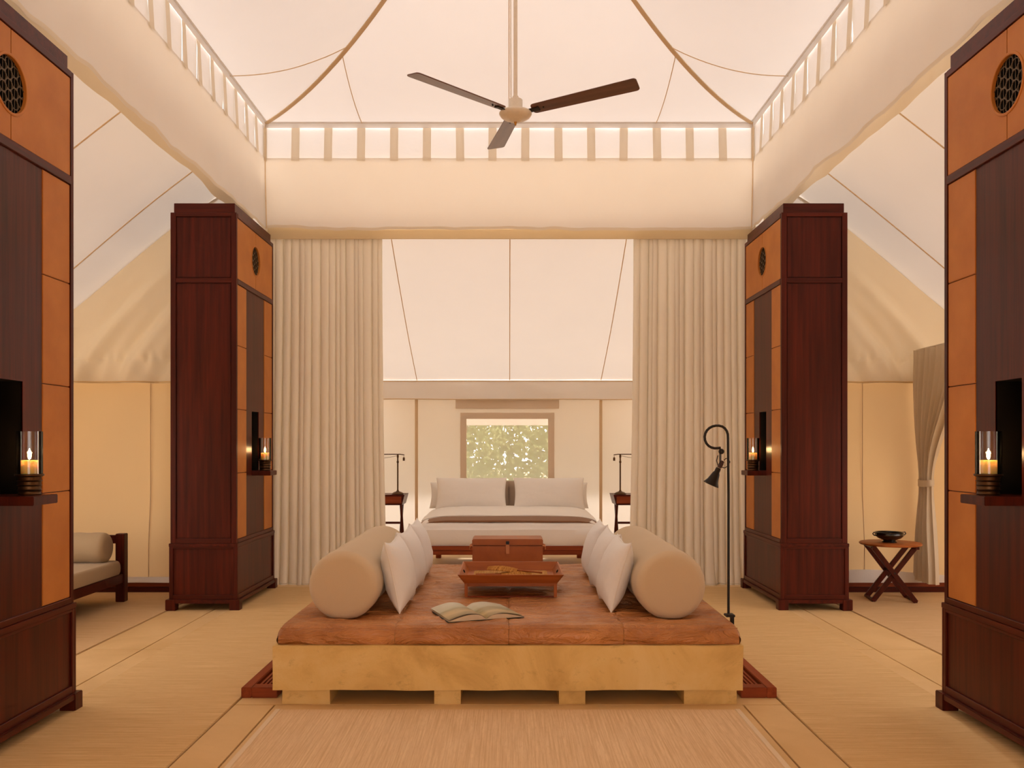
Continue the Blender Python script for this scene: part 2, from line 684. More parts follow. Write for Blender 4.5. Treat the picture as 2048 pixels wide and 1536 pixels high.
def valance(label, p0, p1, inward, npanes, seed):
    """p0,p1 plan ends; inward = unit vector into the hall"""
    p0, p1, inw = Vector(p0), Vector(p1), Vector(inward)
    L = (p1 - p0).length
    d = (p1 - p0) / L
    v = thing('valance', label, 'valance', (p0.x, p0.y, 0))
    z_sill = 4.53

    def pt(s_, z, off):
        q = d * s_ + inw * off
        return Vector((q.x, q.y, z))

    def cloth(u, w):
        s_ = u * L
        k = 1 - w
        z = lerp(z_sill, ZB, k) + k ** 3 * (0.035 * nz(s_ * 1.5, seed) + 0.014 * nz(s_ * 6, seed + 3))
        off = 0.02 + 0.02 * k + 0.022 * k * nz(s_ * 2.1 + seed, w * 1.1) + 0.008 * nz(s_ * 5, w * 3, seed)
        return pt(s_, z, off)
    MB().surf(120, 16, cloth).build('cloth', 'canvas_valance', v, smooth=True)

    def hem(u, w):
        s_ = u * L
        q = cloth(u, 0.0)
        return Vector((q.x, q.y, q.z)) + Vector((inw.x, inw.y, 0)) * 0.006 + Vector((0, 0, w * 0.03 - 0.004))
    MB().surf(120, 1, hem).build('hem', 'canvas_strip', v, smooth=True)

    def lining(u, w):
        s_ = u * L
        k = 1 - w
        z = lerp(z_sill, ZB + 0.03, k) + k * (0.03 * nz(s_ * 1.3, seed + 9) + 0.012 * nz(s_ * 4, seed + 5))
        return pt(s_, z, -0.10 + 0.02 * nz(s_ * 1.7, w, seed))
    MB().surf(90, 6, lining).build('lining', 'canvas_lining', v, smooth=True)
    MB().surf(90, 1, lambda u, w: lining(u, 1.0).lerp(cloth(u, 1.0), w)).build('lining_top', 'canvas_lining', v)
    # row of translucent panes between canvas strips
    pitch = L / npanes
    for i in range(npanes + 1):
        c = i * pitch
        w = 0.043
        a, b = max(0.0, c - w), min(L, c + w)
        tl = 0.012 * nz(i * 3.1, seed)
        m = MB()
        m.add([pt(a, ZT - 0.02, 0.016), pt(b, ZT - 0.02, 0.016), pt(b + tl, z_sill - 0.035, 0.036), pt(a + tl, z_sill - 0.035, 0.036)], [(0, 1, 2, 3)])
        m.build('strip', 'canvas_strip', v)
    for i in range(npanes):
        a, b = i * pitch + 0.0008, (i + 1) * pitch - 0.0008
        MB().surf(4, 4, lambda u, w: pt(lerp(a, b, u), lerp(z_sill - 0.02, ZT - 0.02, w), 0.004 + 0.006 * nz(u * 2 + i * 5, w * 2, seed))).build('pane', 'canvas_pane', v, smooth=True)
    m = MB()
    m.add([pt(0, ZT - 0.055, 0.03), pt(L, ZT - 0.055, 0.03), pt(L, ZT + 0.0, 0.035), pt(0, ZT + 0.0, 0.035)], [(0, 1, 2, 3)])
    m.build('top_band', 'canvas_roof', v)
    cr = [pt(x, ZT - 0.004 + 0.0, 0.05) for x in (0, L)]
    MB().tube(cr, 0.010, 6).build('bolt_rope', 'canvas_roof', v)
    return v


valance('cream canvas valance with a row of pale square panes above the bed curtains', (-HX, HY1), (HX, HY1), (0, -1), 15, 1.3)
valance('long cream canvas valance with pale panes over the towers at the sofa side', (-HX, HY0), (-HX, HY1), (1, 0), 17, 5.7)
valance('long cream canvas valance with pale panes over the towers at the folding table side', (HX, HY0), (HX, HY1), (-1, 0), 17, 9.1)
fv = shell('wall_front_upper', 'canvas strip closing the hall above the entrance side')
MB().add([(-HX, HY0, ZB), (HX, HY0, ZB), (HX, HY0, ZT), (-HX, HY0, ZT)], [(0, 1, 2, 3)]).build('canvas_panel', 'canvas_valance', fv)
# corner cords where the valances meet
for s in (-1, 1):
    w = shell('trim_%d' % (1 if s < 0 else 2), 'thin cord lacing the valance corner by the bed curtains')
    MB().tube([(s * (HX - 0.03), HY1 - 0.05, ZT), (s * (HX - 0.035), HY1 - 0.055, 4.3), (s * (HX - 0.05), HY1 - 0.06, ZB)], 0.006, 5).build('cord', 'seam_tan', w)

# ------------------------------------------------------------------ rear room (bed) canvas
rc = shell('ceiling_rear', 'sloping cream canvas ceiling of the bed alcove')
RZ0, RZ1 = 3.80, 2.40


def rear_roof(u, v):
    x = lerp(-3.3, 3.3, u)
    y = lerp(9.50, REAR - 0.02, v)
    z = lerp(RZ0, RZ1, v) - 0.06 * math.sin(PI * v) + 0.01 * nz(x * 1.4, y * 1.4)
    return Vector((x, y, z))


MB().surf(60, 30, rear_roof).build('canvas_panel', 'canvas_rear', rc, smooth=True)
for x in (-1.27, 0.01, 1.27):
    MB().tube([rear_roof((x + 3.3) / 6.6, v) + Vector((0, 0, -0.006)) for v in [i / 14 for i in range(15)]], 0.0055, 5).build('seam', 'seam_tan', rc)
wb = shell('wall_back', 'cream canvas wall behind the bed with a netted window')
WX0, WX1, WZ0, WZ1 = -0.587, 0.540, 0.62, 1.86


def wall_piece(x0, x1, z0, z1, nu=14, nv=20):
    def f(u, v):
        x, z = lerp(x0, x1, u), lerp(z0, z1, v)
        return Vector((x, REAR + 0.012 * nz(x * 2.3, z * 1.3), z))
    MB().surf(nu, nv, f).build('canvas_panel', 'canvas_back', wb, smooth=True)


wall_piece(-3.3, -1.27, 0.0, RZ1 + 0.03)
wall_piece(-1.27, WX0, 0.0, RZ1 + 0.03)
wall_piece(WX1, 1.27, 0.0, RZ1 + 0.03)
wall_piece(1.27, 3.3, 0.0, RZ1 + 0.03)
wall_piece(WX0, WX1, 0.0, WZ0)
wall_piece(WX0, WX1, WZ1, RZ1 + 0.03)
for x in (-1.275, 1.265):
    MB().box(x - 0.02, x + 0.02, REAR - 0.045, REAR - 0.02, 0.0, EAVE + 0.06).build('batten', 'seam_grey', wb, bevel=0.004)
for nm, sx in (('wall_back_left', -1), ('wall_back_right', 1)):
    w = shell(nm, 'canvas side wall of the bed alcove')
    MB().add([(sx * 3.3, 9.5, 0), (sx * 3.3, REAR, 0), (sx * 3.3, REAR, RZ1 + .05), (sx * 3.3, 9.5, RZ0 + .05)], [(0, 1, 2, 3)]).build('canvas_panel', 'canvas_wall', w)


def rear_band(u, v):
    x = lerp(-3.25, 3.25, u)
    pleat = 0.012 * nz(x * 2.7, v * 2.0 + x) + 0.014 * math.sin(x * 5.1 + v * 2.2)
    z = lerp(EAVE - 0.01 + 0.008 * nz(x * 1.1, 3), RZ1 - 0.02, v)
    return Vector((x, REAR - 0.06 - 0.015 * (1 - v) + pleat * (1 - v * .5), z))


rb = thing('valance', 'low cream canvas eave band above the bed window', 'valance', (0, 0, 0))
MB().surf(90, 6, rear_band).build('cloth', 'canvas_rear', rb, smooth=True)
MB().tube([rear_band(i / 60, 0.0) + Vector((0, -0.004, 0.01)) for i in range(61)], 0.006, 5).build('hem', 'seam_tan', rb)
MB().tube([rear_band(i / 60, 1.0) + Vector((0, -0.004, 0.0)) for i in range(61)], 0.007, 5).build('hem', 'seam_tan', rb)

win = shell('window_1', 'square netted window with a canvas border looking out on leaves')
m = MB().add([(WX0, REAR + .01, WZ0), (WX1, REAR + .01, WZ0), (WX1, REAR + .01, WZ1), (WX0, REAR + .01, WZ1)], [(0, 1, 2, 3)])
m.build('pane', 'gauze', win)
MB().box(WX0 - .085, WX0, REAR - .02, REAR - .008, WZ0, WZ1).build('border', 'gauze_border', win)
MB().box(WX1, WX1 + .085, REAR - .02, REAR - .008, WZ0, WZ1).build('border', 'gauze_border', win)
MB().box(WX0 - .085, WX1 + .085, REAR - .02, REAR - .008, WZ1, WZ1 + .085).build('border', 'gauze_border', win)
MB().box(WX0 - .15, WX1 + .15, REAR - .03, REAR - .02, WZ1 + .14, EAVE + .02).build('rolled_flap', 'gauze_border', win, bevel=.004)

# outside: eave fly and shrubs seen through the net
MB().surf(12, 4, lambda u, v: Vector((lerp(-1.9, 1.9, u), lerp(12.32, 13.1, v), lerp(2.42, 1.79, v)))).build('awning', 'canvas_roof', wb, smooth=True)


def shrub(label, cx, cy, rx, ry, h, n, seed, big=1.0):
    rnd = random.Random(seed)
    sh = thing('shrub', label, 'shrub', (cx, cy, -0.14), group='shrubs outside the window')
    m = MB()
    for k in range(n):
        a, z = rnd.uniform(0, 2 * PI), rnd.uniform(0.05, 1.0)
        r = (0.35 + 0.65 * rnd.random() ** .5) * math.sqrt(max(0.08, 1 - (2 * z - 1) ** 4))
        c = Vector((math.cos(a) * r * rx, math.sin(a) * r * ry, z * h))
        L = rnd.uniform(.04, .085) * big
        dx = Vector((rnd.uniform(-1, 1), rnd.uniform(-1, 1), rnd.uniform(-1, 1))).normalized()
        dy = dx.orthogonal().normalized()
        m.add([c - dx * L, c + dy * L * .4, c + dx * L, c - dy * L * .4], [(0, 1, 2, 3)])
    m.build('foliage', 'leaf', sh, kind='stuff')
    m = MB()
    for k in range(5):
        a = rnd.uniform(0, 2 * PI)
        m.tube([(0, 0, 0), (math.cos(a) * rx * .3, math.sin(a) * ry * .3, h * .4), (math.cos(a) * rx * .6, math.sin(a) * ry * .6, h * .85)], [.03, .02, .008], 5)
    m.build('stem', 'bark', sh)


shrub('sunlit leafy shrub outside the net window, on the sofa wing side', -1.3, 14.6, 1.3, .7, 2.9, 3600, 3)
shrub('sunlit leafy shrub outside the net window, on the pole lamp side', 1.45, 15.0, 1.4, .7, 3.2, 4200, 4)
shrub('pale green leafy shrub far outside, seen through the middle of the net window', -.1, 17.4, 3.4, 1.2, 4.4, 16000, 5, 1.6)

# ------------------------------------------------------------------ wings


def wing_z(ax, y):
    return 6.40 - 0.8 * ax + 0.02 * math.sin((ax - 2.7) * 2.4) + 0.05 * sm(4.2, WX, ax) * sm(7.5, WY, y)


for s, nm in ((-1, 'left'), (1, 'right')):
    wc = shell('ceiling_' + nm, 'sloping cream canvas ceiling of the side wing')

    def wceil(u, v, dz=0.0):
        ax = lerp(HX + 0.16, WX + 0.02, u)
        y = lerp(2.4, WY + .03, v)
        f = 0.012 * math.sin(y * 3.4 + ax * 2.0 + s) * sm(0, .3, u) * (0.4 + 0.6 * nz(y * .8, ax * .6, s))
        return Vector((s * ax, y, wing_z(ax, y) + f + dz))
    MB().surf(30, 60, wceil).build('canvas_panel', 'canvas_wing', wc, smooth=True)
    for y in (3.8, 5.29, 6.78, 8.29):
        v_ = (y - 2.4) / (WY + .03 - 2.4)
        MB().tube([wceil(i / 20, v_, -0.006) for i in range(21)], 0.006, 5).build('seam', 'seam_tan', wc)
    # outer wall
    wo = shell('wall_' + nm, 'cream canvas outer wall of the side wing')

    def outer(y0, y1, za, zb_):
        def f(u, v):
            y = lerp(y0, y1, u)
            zt2 = wing_z(WX, y) + .02 if zb_ is None else zb_
            z = lerp(za, zt2, v)
            return Vector((s * (WX + 0.012 * nz(y * 1.7, z)), y, z))
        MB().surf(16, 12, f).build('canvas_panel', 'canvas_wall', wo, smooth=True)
    fill_openings = ((2.7, 5.0), (5.4, 7.7))  # out of frame netted openings, added to let side fill light into the hall
    outer(2.4, 2.7, 0, None)
    outer(5.0, 5.4, 0, None)
    outer(7.7, WY, 0, None)
    for k, (y0, y1) in enumerate(fill_openings):
        outer(y0, y1, 0, .35)
        outer(y0, y1, 2.0, None)
        fill_net = shell('window_%d' % (2 + k + (2 if s > 0 else 0)), 'added unseen netted opening in the wing outer wall, letting in side light')
        MB().add([(s * WX, y0, .35), (s * WX, y1, .35), (s * WX, y1, 2.0), (s * WX, y0, 2.0)], [(0, 1, 2, 3)]).build('pane', 'gauze', fill_net)
        MB().box(*sorted((s * (WX - .02), s * (WX - .005))), y0 - .06, y1 + .06, 1.98, 2.05).build('border', 'gauze_border', fill_net)
        MB().box(*sorted((s * (WX - .02), s * (WX - .005))), y0 - .06, y1 + .06, .30, .37).build('border', 'gauze_border', fill_net)
    # end wall: lower panels, gathered gable above
    we = shell('wall_%s_end' % nm, 'cream canvas end wall of the side wing with draped gable')
    xi = 3.115

    def lower(xa, xb):
        def f(u, v):
            ax = lerp(xa, xb, u)
            z = lerp(0.10, 2.20, v)
            return Vector((s * ax, WY + 0.014 * nz(ax * 1.9 + s, z * .9) + .010 * math.sin((ax * 2 + z) * 3), z))
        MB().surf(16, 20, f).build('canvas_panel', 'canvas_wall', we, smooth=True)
    MB().surf(16, 8, lambda u, v: Vector((s * lerp(xi, WX, u), WY + .005, lerp(2.19, wing_z(lerp(xi, WX, u), WY) + .02, v)))).build('canvas_panel', 'canvas_gable', we, smooth=True)
    MB().surf(6, 6, lambda u, v: Vector((s * lerp(HX + .02, xi + .02, u), lerp(WY - .05, 9.53, v), wing_z(lerp(HX + .12, xi + .02, u), WY) + .005))).build('canvas_panel', 'canvas_wing', we, smooth=True)
    MB().add([(s * (HX - .05), 9.535, 3.6), (s * (xi + .02), 9.535, 3.6), (s * (xi + .02), 9.535, 4.36), (s * (HX - .05), 9.535, 4.36)], [(0, 1, 2, 3)]).build('return_panel', 'canvas_wing', we)
    SX = 3.66 if s < 0 else 3.61
    lower(xi, SX)
    lower(SX, WX)
    MB().tube([(s * (SX + (.02 if z < 1 else 0)), WY - 0.012, z) for z in (0.12, .5, 1.0, 2.16)], 0.005, 5).build('seam', 'seam_grey', we)

    def gable(u, v):
        ax = lerp(xi, WX, u)
        top = wing_z(ax, WY) + .03
        zb_ = EAVE - .004
        z = lerp(zb_, top, v)
        # folds run down and outwards from the beam, sweeping into the hem
        q = (ax - 2.7) * 1.15 + (z - 2.2) * 0.62 + 0.35 * (z - 2.2) ** 2
        k = math.exp(-((v - .25) / .38) ** 2)
        dsp = (0.062 * math.sin(q * 11 + 1.5 * nz(ax * 1.3, z * 1.2)) + 0.022 * math.sin(q * 23 + 2)) * k * (0.5 + 0.9 * max(0, .4 + nz(ax * 1.4, z * .9, 4)))
        gath = 0.012 * math.sin(ax * 52 + 3 * nz(ax * 5, 1)) * math.exp(-((z - 2.38) / .05) ** 2)
        low = 0.010 * math.sin(ax * 23 - z * 9) * (1 if z < 2.36 else 0)
        return Vector((s * ax, WY - 0.10 - dsp * .9 + gath + low, z))
    MB().surf(110, 70, gable).build('gable_drape', 'canvas_gable', we, smooth=True)
    MB().tube([gable(i / 50, 0.0) + Vector((0, -.003, .012)) for i in range(51)], 0.007, 5).build('hem', 'canvas_wall', we)
    MB().add([(s * xi, WY, 0), (s * xi, 9.55, 0), (s * xi, 9.55, 3.95), (s * xi, WY, 3.95)], [(0, 1, 2, 3)]).build('return_panel', 'canvas_wall', we)
    # loose sod flap and stepped skirting
    MB().surf(40, 4, lambda u, v: Vector((s * lerp(xi, WX, u), WY - .02 - .03 * (1 - v) + .01 * nz(u * 9, v * 2, s), lerp(0.10, 0.155 if s < 0 else .20 + .03 * math.sin(u * 7), v)))).build('sod_flap', 'canvas_rear', we, smooth=True)
    sk = shell('baseboard_' + nm, 'dark stained stepped timber skirting under the wing wall')
    MB().box(min(s * xi, s * WX), max(s * xi, s * WX), WY - .06, WY + .02, 0.0, .055).build('plinth', 'mahogany_x', sk, bevel=.004)
    MB().box(min(s * xi, s * WX), max(s * xi, s * WX), WY - .035, WY + .02, .055, .105).build('moulding', 'redwood_x', sk, bevel=.004)
    # front of the wing (behind the nearest tower, out of frame)
    wf = shell('wall_%s_front' % nm, 'canvas front wall of the side wing')
    MB().add([(s * HX, 2.4, 0), (s * WX, 2.4, 0), (s * WX, 2.4, 2.2), (s * HX, 2.4, 4.4)], [(0, 1, 2, 3)]).build('canvas_panel', 'canvas_wall', wf)


# entrance bay around and behind the camera, with a doorway to the outside
fc = shell('ceiling_front', 'sloping cream canvas ceiling over the entrance bay')
MB().surf(20, 14, lambda u, v: Vector((lerp(-HX, HX, u), lerp(HY0, -1.0, v), lerp(ZB + .02, 2.45, v)))).build('canvas_panel', 'canvas_wall', fc, smooth=True)
wf = shell('wall_front', 'canvas entrance wall behind the camera with a doorway')
for x0, x1, z0, z1 in ((-HX, -1.2, 0, 2.46), (1.2, HX, 0, 2.46), (-1.2, 1.2, 2.2, 2.46)):
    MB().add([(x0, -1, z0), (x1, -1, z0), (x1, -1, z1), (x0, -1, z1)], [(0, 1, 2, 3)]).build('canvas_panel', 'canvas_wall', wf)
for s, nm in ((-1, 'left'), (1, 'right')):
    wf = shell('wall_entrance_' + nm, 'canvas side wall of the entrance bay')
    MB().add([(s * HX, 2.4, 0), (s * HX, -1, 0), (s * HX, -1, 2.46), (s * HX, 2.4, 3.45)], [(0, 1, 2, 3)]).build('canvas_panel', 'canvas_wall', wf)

# ------------------------------------------------------------------ tower cabinets


def cyl_arc(cy, cz, r, a0, a1, n=16):
    return [(cy + r * math.cos(lerp(a0, a1, i / n)), cz + r * math.sin(lerp(a0, a1, i / n))) for i in range(n + 1)]


def make_tower():
    t = thing('tower_cabinet', '', 'cabinet', group='tall mahogany and leather tower cabinets')
    Z0, Z1 = 0.607, 3.61
    NY, NZ0, NZ1 = 0.118, 1.235, 1.825        # candle niche
    # carcass with the niche left open
    m = MB()
    m.box(-.285, .10, -.612, .612, Z0, Z1)
    m.box(.10, .280, -.612, -NY - .012, Z0, Z1).box(.10, .280, NY + .012, .612, Z0, Z1)
    m.box(.10, .280, -NY - .012, NY + .012, Z0, NZ0 - .03).box(.10, .280, -NY - .012, NY + .012, NZ1 + .012, Z1)
    m.build('carcass', 'mahogany', t)
    niche = MB()
    niche.box(.10, .286, -NY - .012, -NY, NZ0 - .03, NZ1).box(.10, .286, NY, NY + .012, NZ0 - .03, NZ1).box(.10, .286, -NY - .012, NY + .012, NZ1, NZ1 + .012)
    nb = niche.build('niche_lining', 'bronze_dark', t)
    MB().box(.101, .108, -NY, NY, NZ0 - .02, NZ1).build('niche_back', 'bronze_mirror', t, label='dark bronze mirrored niche back')
    MB().box(.11, .470, -NY + .001, NY - .001, 1.205, 1.25).build('shelf', 'mahogany', t, bevel=.003)
    # narrow faces (+-y): stiles, rails, sunk panels
    for sy in (-1, 1):
        ya, yb = sorted((sy * .612, sy * .630))
        for x0, x1 in ((-.300, -.252), (.252, .300)):
            MB().box(x0, x1, ya, yb, Z0, Z1).build('stile', 'mahogany', t, bevel=.002, seg=1)
        for z0, z1 in ((Z0, .650), (2.973, 3.016), (3.575, Z1)):
            MB().box(-.252, .252, ya, yb, z0, z1).build('rail', 'mahogany_x', t, bevel=.002, seg=1)
        ya, yb = sorted((sy * .612, sy * .6205))
        MB().box(-.245, .245, ya, yb, .657, 2.966).build('panel', 'mahogany', t, bevel=.004)
        MB().box(-.245, .245, ya, yb, 3.023, 3.568).build('panel', 'mahogany', t, bevel=.004)
    # broad outer face
    for y0, y1 in ((-.612, -.565), (.565, .612)):
        MB().box(-.300, -.285, y0, y1, Z0, Z1).build('stile', 'mahogany', t, bevel=.002, seg=1)
    for z0, z1 in ((Z0, .65), (2.973, 3.016), (3.575, Z1)):
        MB().box(-.300, -.285, -.565, .565, z0, z1).build('rail', 'mahogany_y', t, bevel=.002, seg=1)
    # broad inner face: frame
    for y0, y1 in ((-.612, -.598), (.598, .612)):
        MB().box(.28, .300, y0, y1, Z0, Z1).build('stile', 'mahogany', t, bevel=.002, seg=1)
    for z0, z1 in ((Z0, .640), (2.968, 3.016), (3.572, Z1)):
        MB().box(.28, .303, -.598, .598, z0, z1).build('rail', 'mahogany_y', t, bevel=.003, seg=1)
    # leather doors with a round grille
    R, CZ = .140, 3.294
    za, zb = 3.020, 3.568
    for sy in (-1, 1):
        arc = cyl_arc(0.0, CZ, R, PI / 2, 3 * PI / 2) if sy < 0 else cyl_arc(0.0, CZ, R, PI / 2, -PI / 2)
        e = .0035
        arc = [(y_ + sy * e, z_) for y_, z_ in arc]
        out = [(sy * e, zb)] + arc + [(sy * e, za), (sy * .594, za), (sy * .594, zb)]
        MB().prism(out, 'x', .28, .296).build('leather_door', 'leather_tan', t)
    MB().lathe([(R + .012, .281), (R + .012, .299), (R + .004, .302), (R - .002, .299), (R - .002, .281)], 40, (0, 0, CZ), 'x').build('grille_rim', 'leather_tan', t, smooth=True)
    MB().lathe([(.0, .2802), (R - .001, .2802), (R - .001, .2815), (0, .2815)], 32, (0, 0, CZ), 'x').build('grille_back', 'void_black', t)
    gm = MB()
    sp = .046
    for i in range(-4, 5):
        for j in range(-7, 8):
            cy, cz = i * sp * 1.15, j * sp * .58
            if (i + j) % 2:
                continue
            if math.hypot(cy, cz) > R - .002:
                continue
            n = 12
            for k in range(n):
                a0, a1 = 2 * PI * k / n, 2 * PI * (k + 1) / n
                p = [(cy + math.cos(a) * .034, cz + math.sin(a) * .026) for a in (a0, a1)]
                if all(math.hypot(*q) < R - .004 for q in p):
                    gm.bar((.2845, p[0][0], CZ + p[0][1]), (.2845, p[1][0], CZ + p[1][1]), .004, .004, (1, 0, 0))
    for i in range(-9, 10):
        y_ = i * sp * .575
        if abs(y_) < R - .01:
            h = math.sqrt(R * R - y_ * y_) - .003
            gm.bar((.2835, y_, CZ - h), (.2835, y_, CZ + h), .0026, .003, (1, 0, 0))
    gm.build('grille', 'grille_bronze', t)
    # leather side panels in two columns of four
    zs = [.640, 1.243, 1.827, 2.409, 2.968]
    for y0, y1 in ((-.597, -.304), (.304, .597)):
        for k in range(4):
            MB().box(.28, .294, y0 + .0012, y1 - .0012, zs[k] + .0022, zs[k + 1] - .0022).build('leather_panel', 'leather_tan', t, bevel=.003)
    # middle boards round the niche
    m = MB()
    m.box(.28, .290, -.303, -NY, .640, 2.968).box(.28, .290, NY, .303, .640, 2.968)
    m.box(.28, .290, -NY, NY, .640, 1.204).box(.28, .290, -NY, NY, NZ1, 2.968)
    m.build('center_panel', 'mahogany', t)
    # cornice
    MB().box(-.277, .277, -.607, .607, Z1, 3.70).build('cornice', 'mahogany_x', t, bevel=.003)
    # pedestal
    MB().box(-.298, .298, -.622, .622, .095, .60).build('pedestal', 'mahogany', t)
    MB().box(-.3125, .3125, -.640, .640, .575, .607).build('pedestal_top', 'mahogany_y', t, bevel=.003)
    for sy in (-1, 1):
        ya, yb = sorted((sy * .622, sy * .637))
        for x0, x1 in ((-.310, -.275), (.275, .310)):
            MB().box(x0, x1, ya, yb, .10, .575).build('stile', 'mahogany', t, bevel=.002, seg=1)
        MB().box(-.275, .275, ya, yb, .10, .140).build('rail', 'mahogany_x', t, bevel=.002, seg=1)
        MB().box(-.275, .275, ya, yb, .558, .575).build('rail', 'mahogany_x', t, bevel=.002, seg=1)
    for sx in (-1, 1):
        xa, xb = sorted((sx * .298, sx * .310))
        for y0, y1 in ((-.622, -.595), (.595, .622)):
            MB().box(xa, xb, y0, y1, .10, .575).build('stile', 'mahogany', t, bevel=.002, seg=1)
        MB().box(xa, xb, -.595, .595, .10, .140).build('rail', 'mahogany_y', t, bevel=.002, seg=1)
        MB().box(xa, xb, -.595, .595, .558, .575).build('rail', 'mahogany_y', t, bevel=.002, seg=1)
    # bracket feet and plinth rails
    MB().box(-.330, .330, -.660, .660, .065, .10).build('plinth_rail', 'mahogany_y', t, bevel=.004)
    for sx in (-1, 1):
        for sy in (-1, 1):
            x0, x1 = sorted((sx * .245, sx * .335))
            y0, y1 = sorted((sy * .575, sy * .665))
            MB().box(x0, x1, y0, y1, 0, .1005).build('foot', 'mahogany', t, bevel=.004)
    return t


TX, TYN, TYF = 2.772, 4.425, 8.705
tower = make_tower()
towers = [
    (tower, -TX, TYF, 0, 'mahogany and leather tower cabinet standing beside the wing sofa'),
    (None, TX, TYF, PI, 'mahogany and leather tower cabinet beside the round folding table'),
    (None, -TX, TYN, 0, 'tall tower cabinet cut by the picture edge, in front of the wing sofa'),
    (None, TX, TYN, PI, 'tall tower cabinet cut by the picture edge, nearest the tied beige curtain'),
]
for o, x, y, rz, lab in towers:
    o = o or copy_tree(tower)
    o.location = (x, y, 0)
    o.rotation_euler = (0, 0, rz)
    o['label'] = lab

# hurricane candle holders and candles on the tower shelves
wick_pts = [(0, 0, 0), (.002, 0, .008), (.004, 0, .016)]


def make_hurricane():
    t = thing('hurricane_holder', '', 'candle holder', group='glass hurricane holders on the tower shelves')
    MB().lathe([(.052, 0), (.054, .006), (.050, .012), (.052, .022), (.057, .026), (.052, .030), (.052, .044), (.058, .048), (.052, .052), (.053, .066), (.060, .070),
                (.053, .075), (.055, .090), (.066, .096), (.068, .100), (.066, .105), (0, .105)], 32).build('base', 'bronze', t, smooth=True)
    MB().lathe([(.0575, .106), (.0575, .318), (.0605, .318), (.0605, .106)], 40).build('glass_chimney', 'glass', t, smooth=True)
    return t


def make_candle():
    t = thing('pillar_candle', '', 'candle', group='lit pillar candles on the tower shelves')
    MB().lathe([(0, 0), (.046, 0), (.047, .004), (.047, .064), (.044, .068), (.03, .066), (0, .063)], 28).build('wax', 'wax', t, smooth=True)
    MB().tube([(x, y, z + .063) for x, y, z in wick_pts], .0016, 5).build('wick', 'void_black', t)
    MB().lathe([(0, .072), (.006, .078), (.0085, .088), (.0075, .100), (.0045, .113), (.0015, .124), (0, .128)], 12).build('flame', 'flame', t, smooth=True)
    return t


hur, can = make_hurricane(), make_candle()
spots = [(-1, TYF, 'beside the wing sofa'), (1, TYF, 'behind the black pole lamp'), (-1, TYN, 'nearest on the sofa side'), (1, TYN, 'nearest on the folding table side')]
for i, (s, y, lab) in enumerate(spots):
    h = hur if i == 0 else copy_tree(hur)
    c = can if i == 0 else copy_tree(can)
    x = s * (TX - .372)
    yy = y + (.03 if y == TYN else .05)
    h.location = (x, yy, 1.2502)
    c.location = (x, yy, 1.3554)
    h['label'] = 'bronze ribbed glass hurricane holder on the tower shelf ' + lab
    c['label'] = 'lit ivory pillar candle on the tower shelf ' + lab
    L = D.lights.new('candle_light', 'POINT')
    L.energy = 0.14
    L.color = (1.0, .60, .28)
    L.shadow_soft_size = .012
    lo = D.objects.new('candle_light', L)
    COL.objects.link(lo)
    lo.parent = c
    lo.location = (0, 0, .105)

# ------------------------------------------------------------------ daybed: concrete platform, leather mattress
pf = thing('daybed_platform', 'low yellow concrete platform under the leather mattress', 'platform', (0, 5.12, 0))


def rough_box(x0, x1, y0, y1, z0, z1, nx, ny, nzz, amp, seed):
    """box with slightly uneven cast faces"""
    m = MB()

    def j(p):
        k = Vector(p)
        n_ = noise.noise_vector(k * 5 + Vector((seed, 0, 0)))
        return k + n_ * amp
    m.surf(nx, nzz, lambda u, v: j((lerp(x0, x1, u), y0, lerp(z0, z1, v))))
    m.surf(nx, nzz, lambda u, v: j((lerp(x0, x1, u), y1, lerp(z0, z1, v))))
    m.surf(nx, ny, lambda u, v: j((lerp(x0, x1, u), lerp(y0, y1, v), z0)))
    m.surf(nx, ny, lambda u, v: j((lerp(x0, x1, u), lerp(y0, y1, v), z1)))
    m.surf(ny, nzz, lambda u, v: j((x0, lerp(y0, y1, u), lerp(z0, z1, v))))
    m.surf(ny, nzz, lambda u, v: j((x1, lerp(y0, y1, u), lerp(z0, z1, v))))
    return m


rough_box(-1.362, 1.348, 0.0, 2.78, .089, .343, 60, 40, 8, .006, 2).build('slab', 'concrete', pf, smooth=True)
for x0, x1 in ((-1.313, -1.038), (-.434, -.279), (.288, .442), (1.012, 1.316)):
    rough_box(x0, x1, .03, .30, 0.0, .088, 6, 5, 3, .004, x0 * 3).build('block', 'concrete', pf, smooth=True)
    rough_box(x0, x1, 2.3, 2.6, 0.0, .088, 3, 3, 2, .004, x0 * 4).build('block', 'concrete', pf, smooth=True)

LT = .458      # top of the leather
mt = thing('leather_mattress', 'creased brown leather mattress with four seamed panels on the concrete platform', 'mattress', (0, 5.15, .345))


def puff(u, a, b, e, r):
    pass


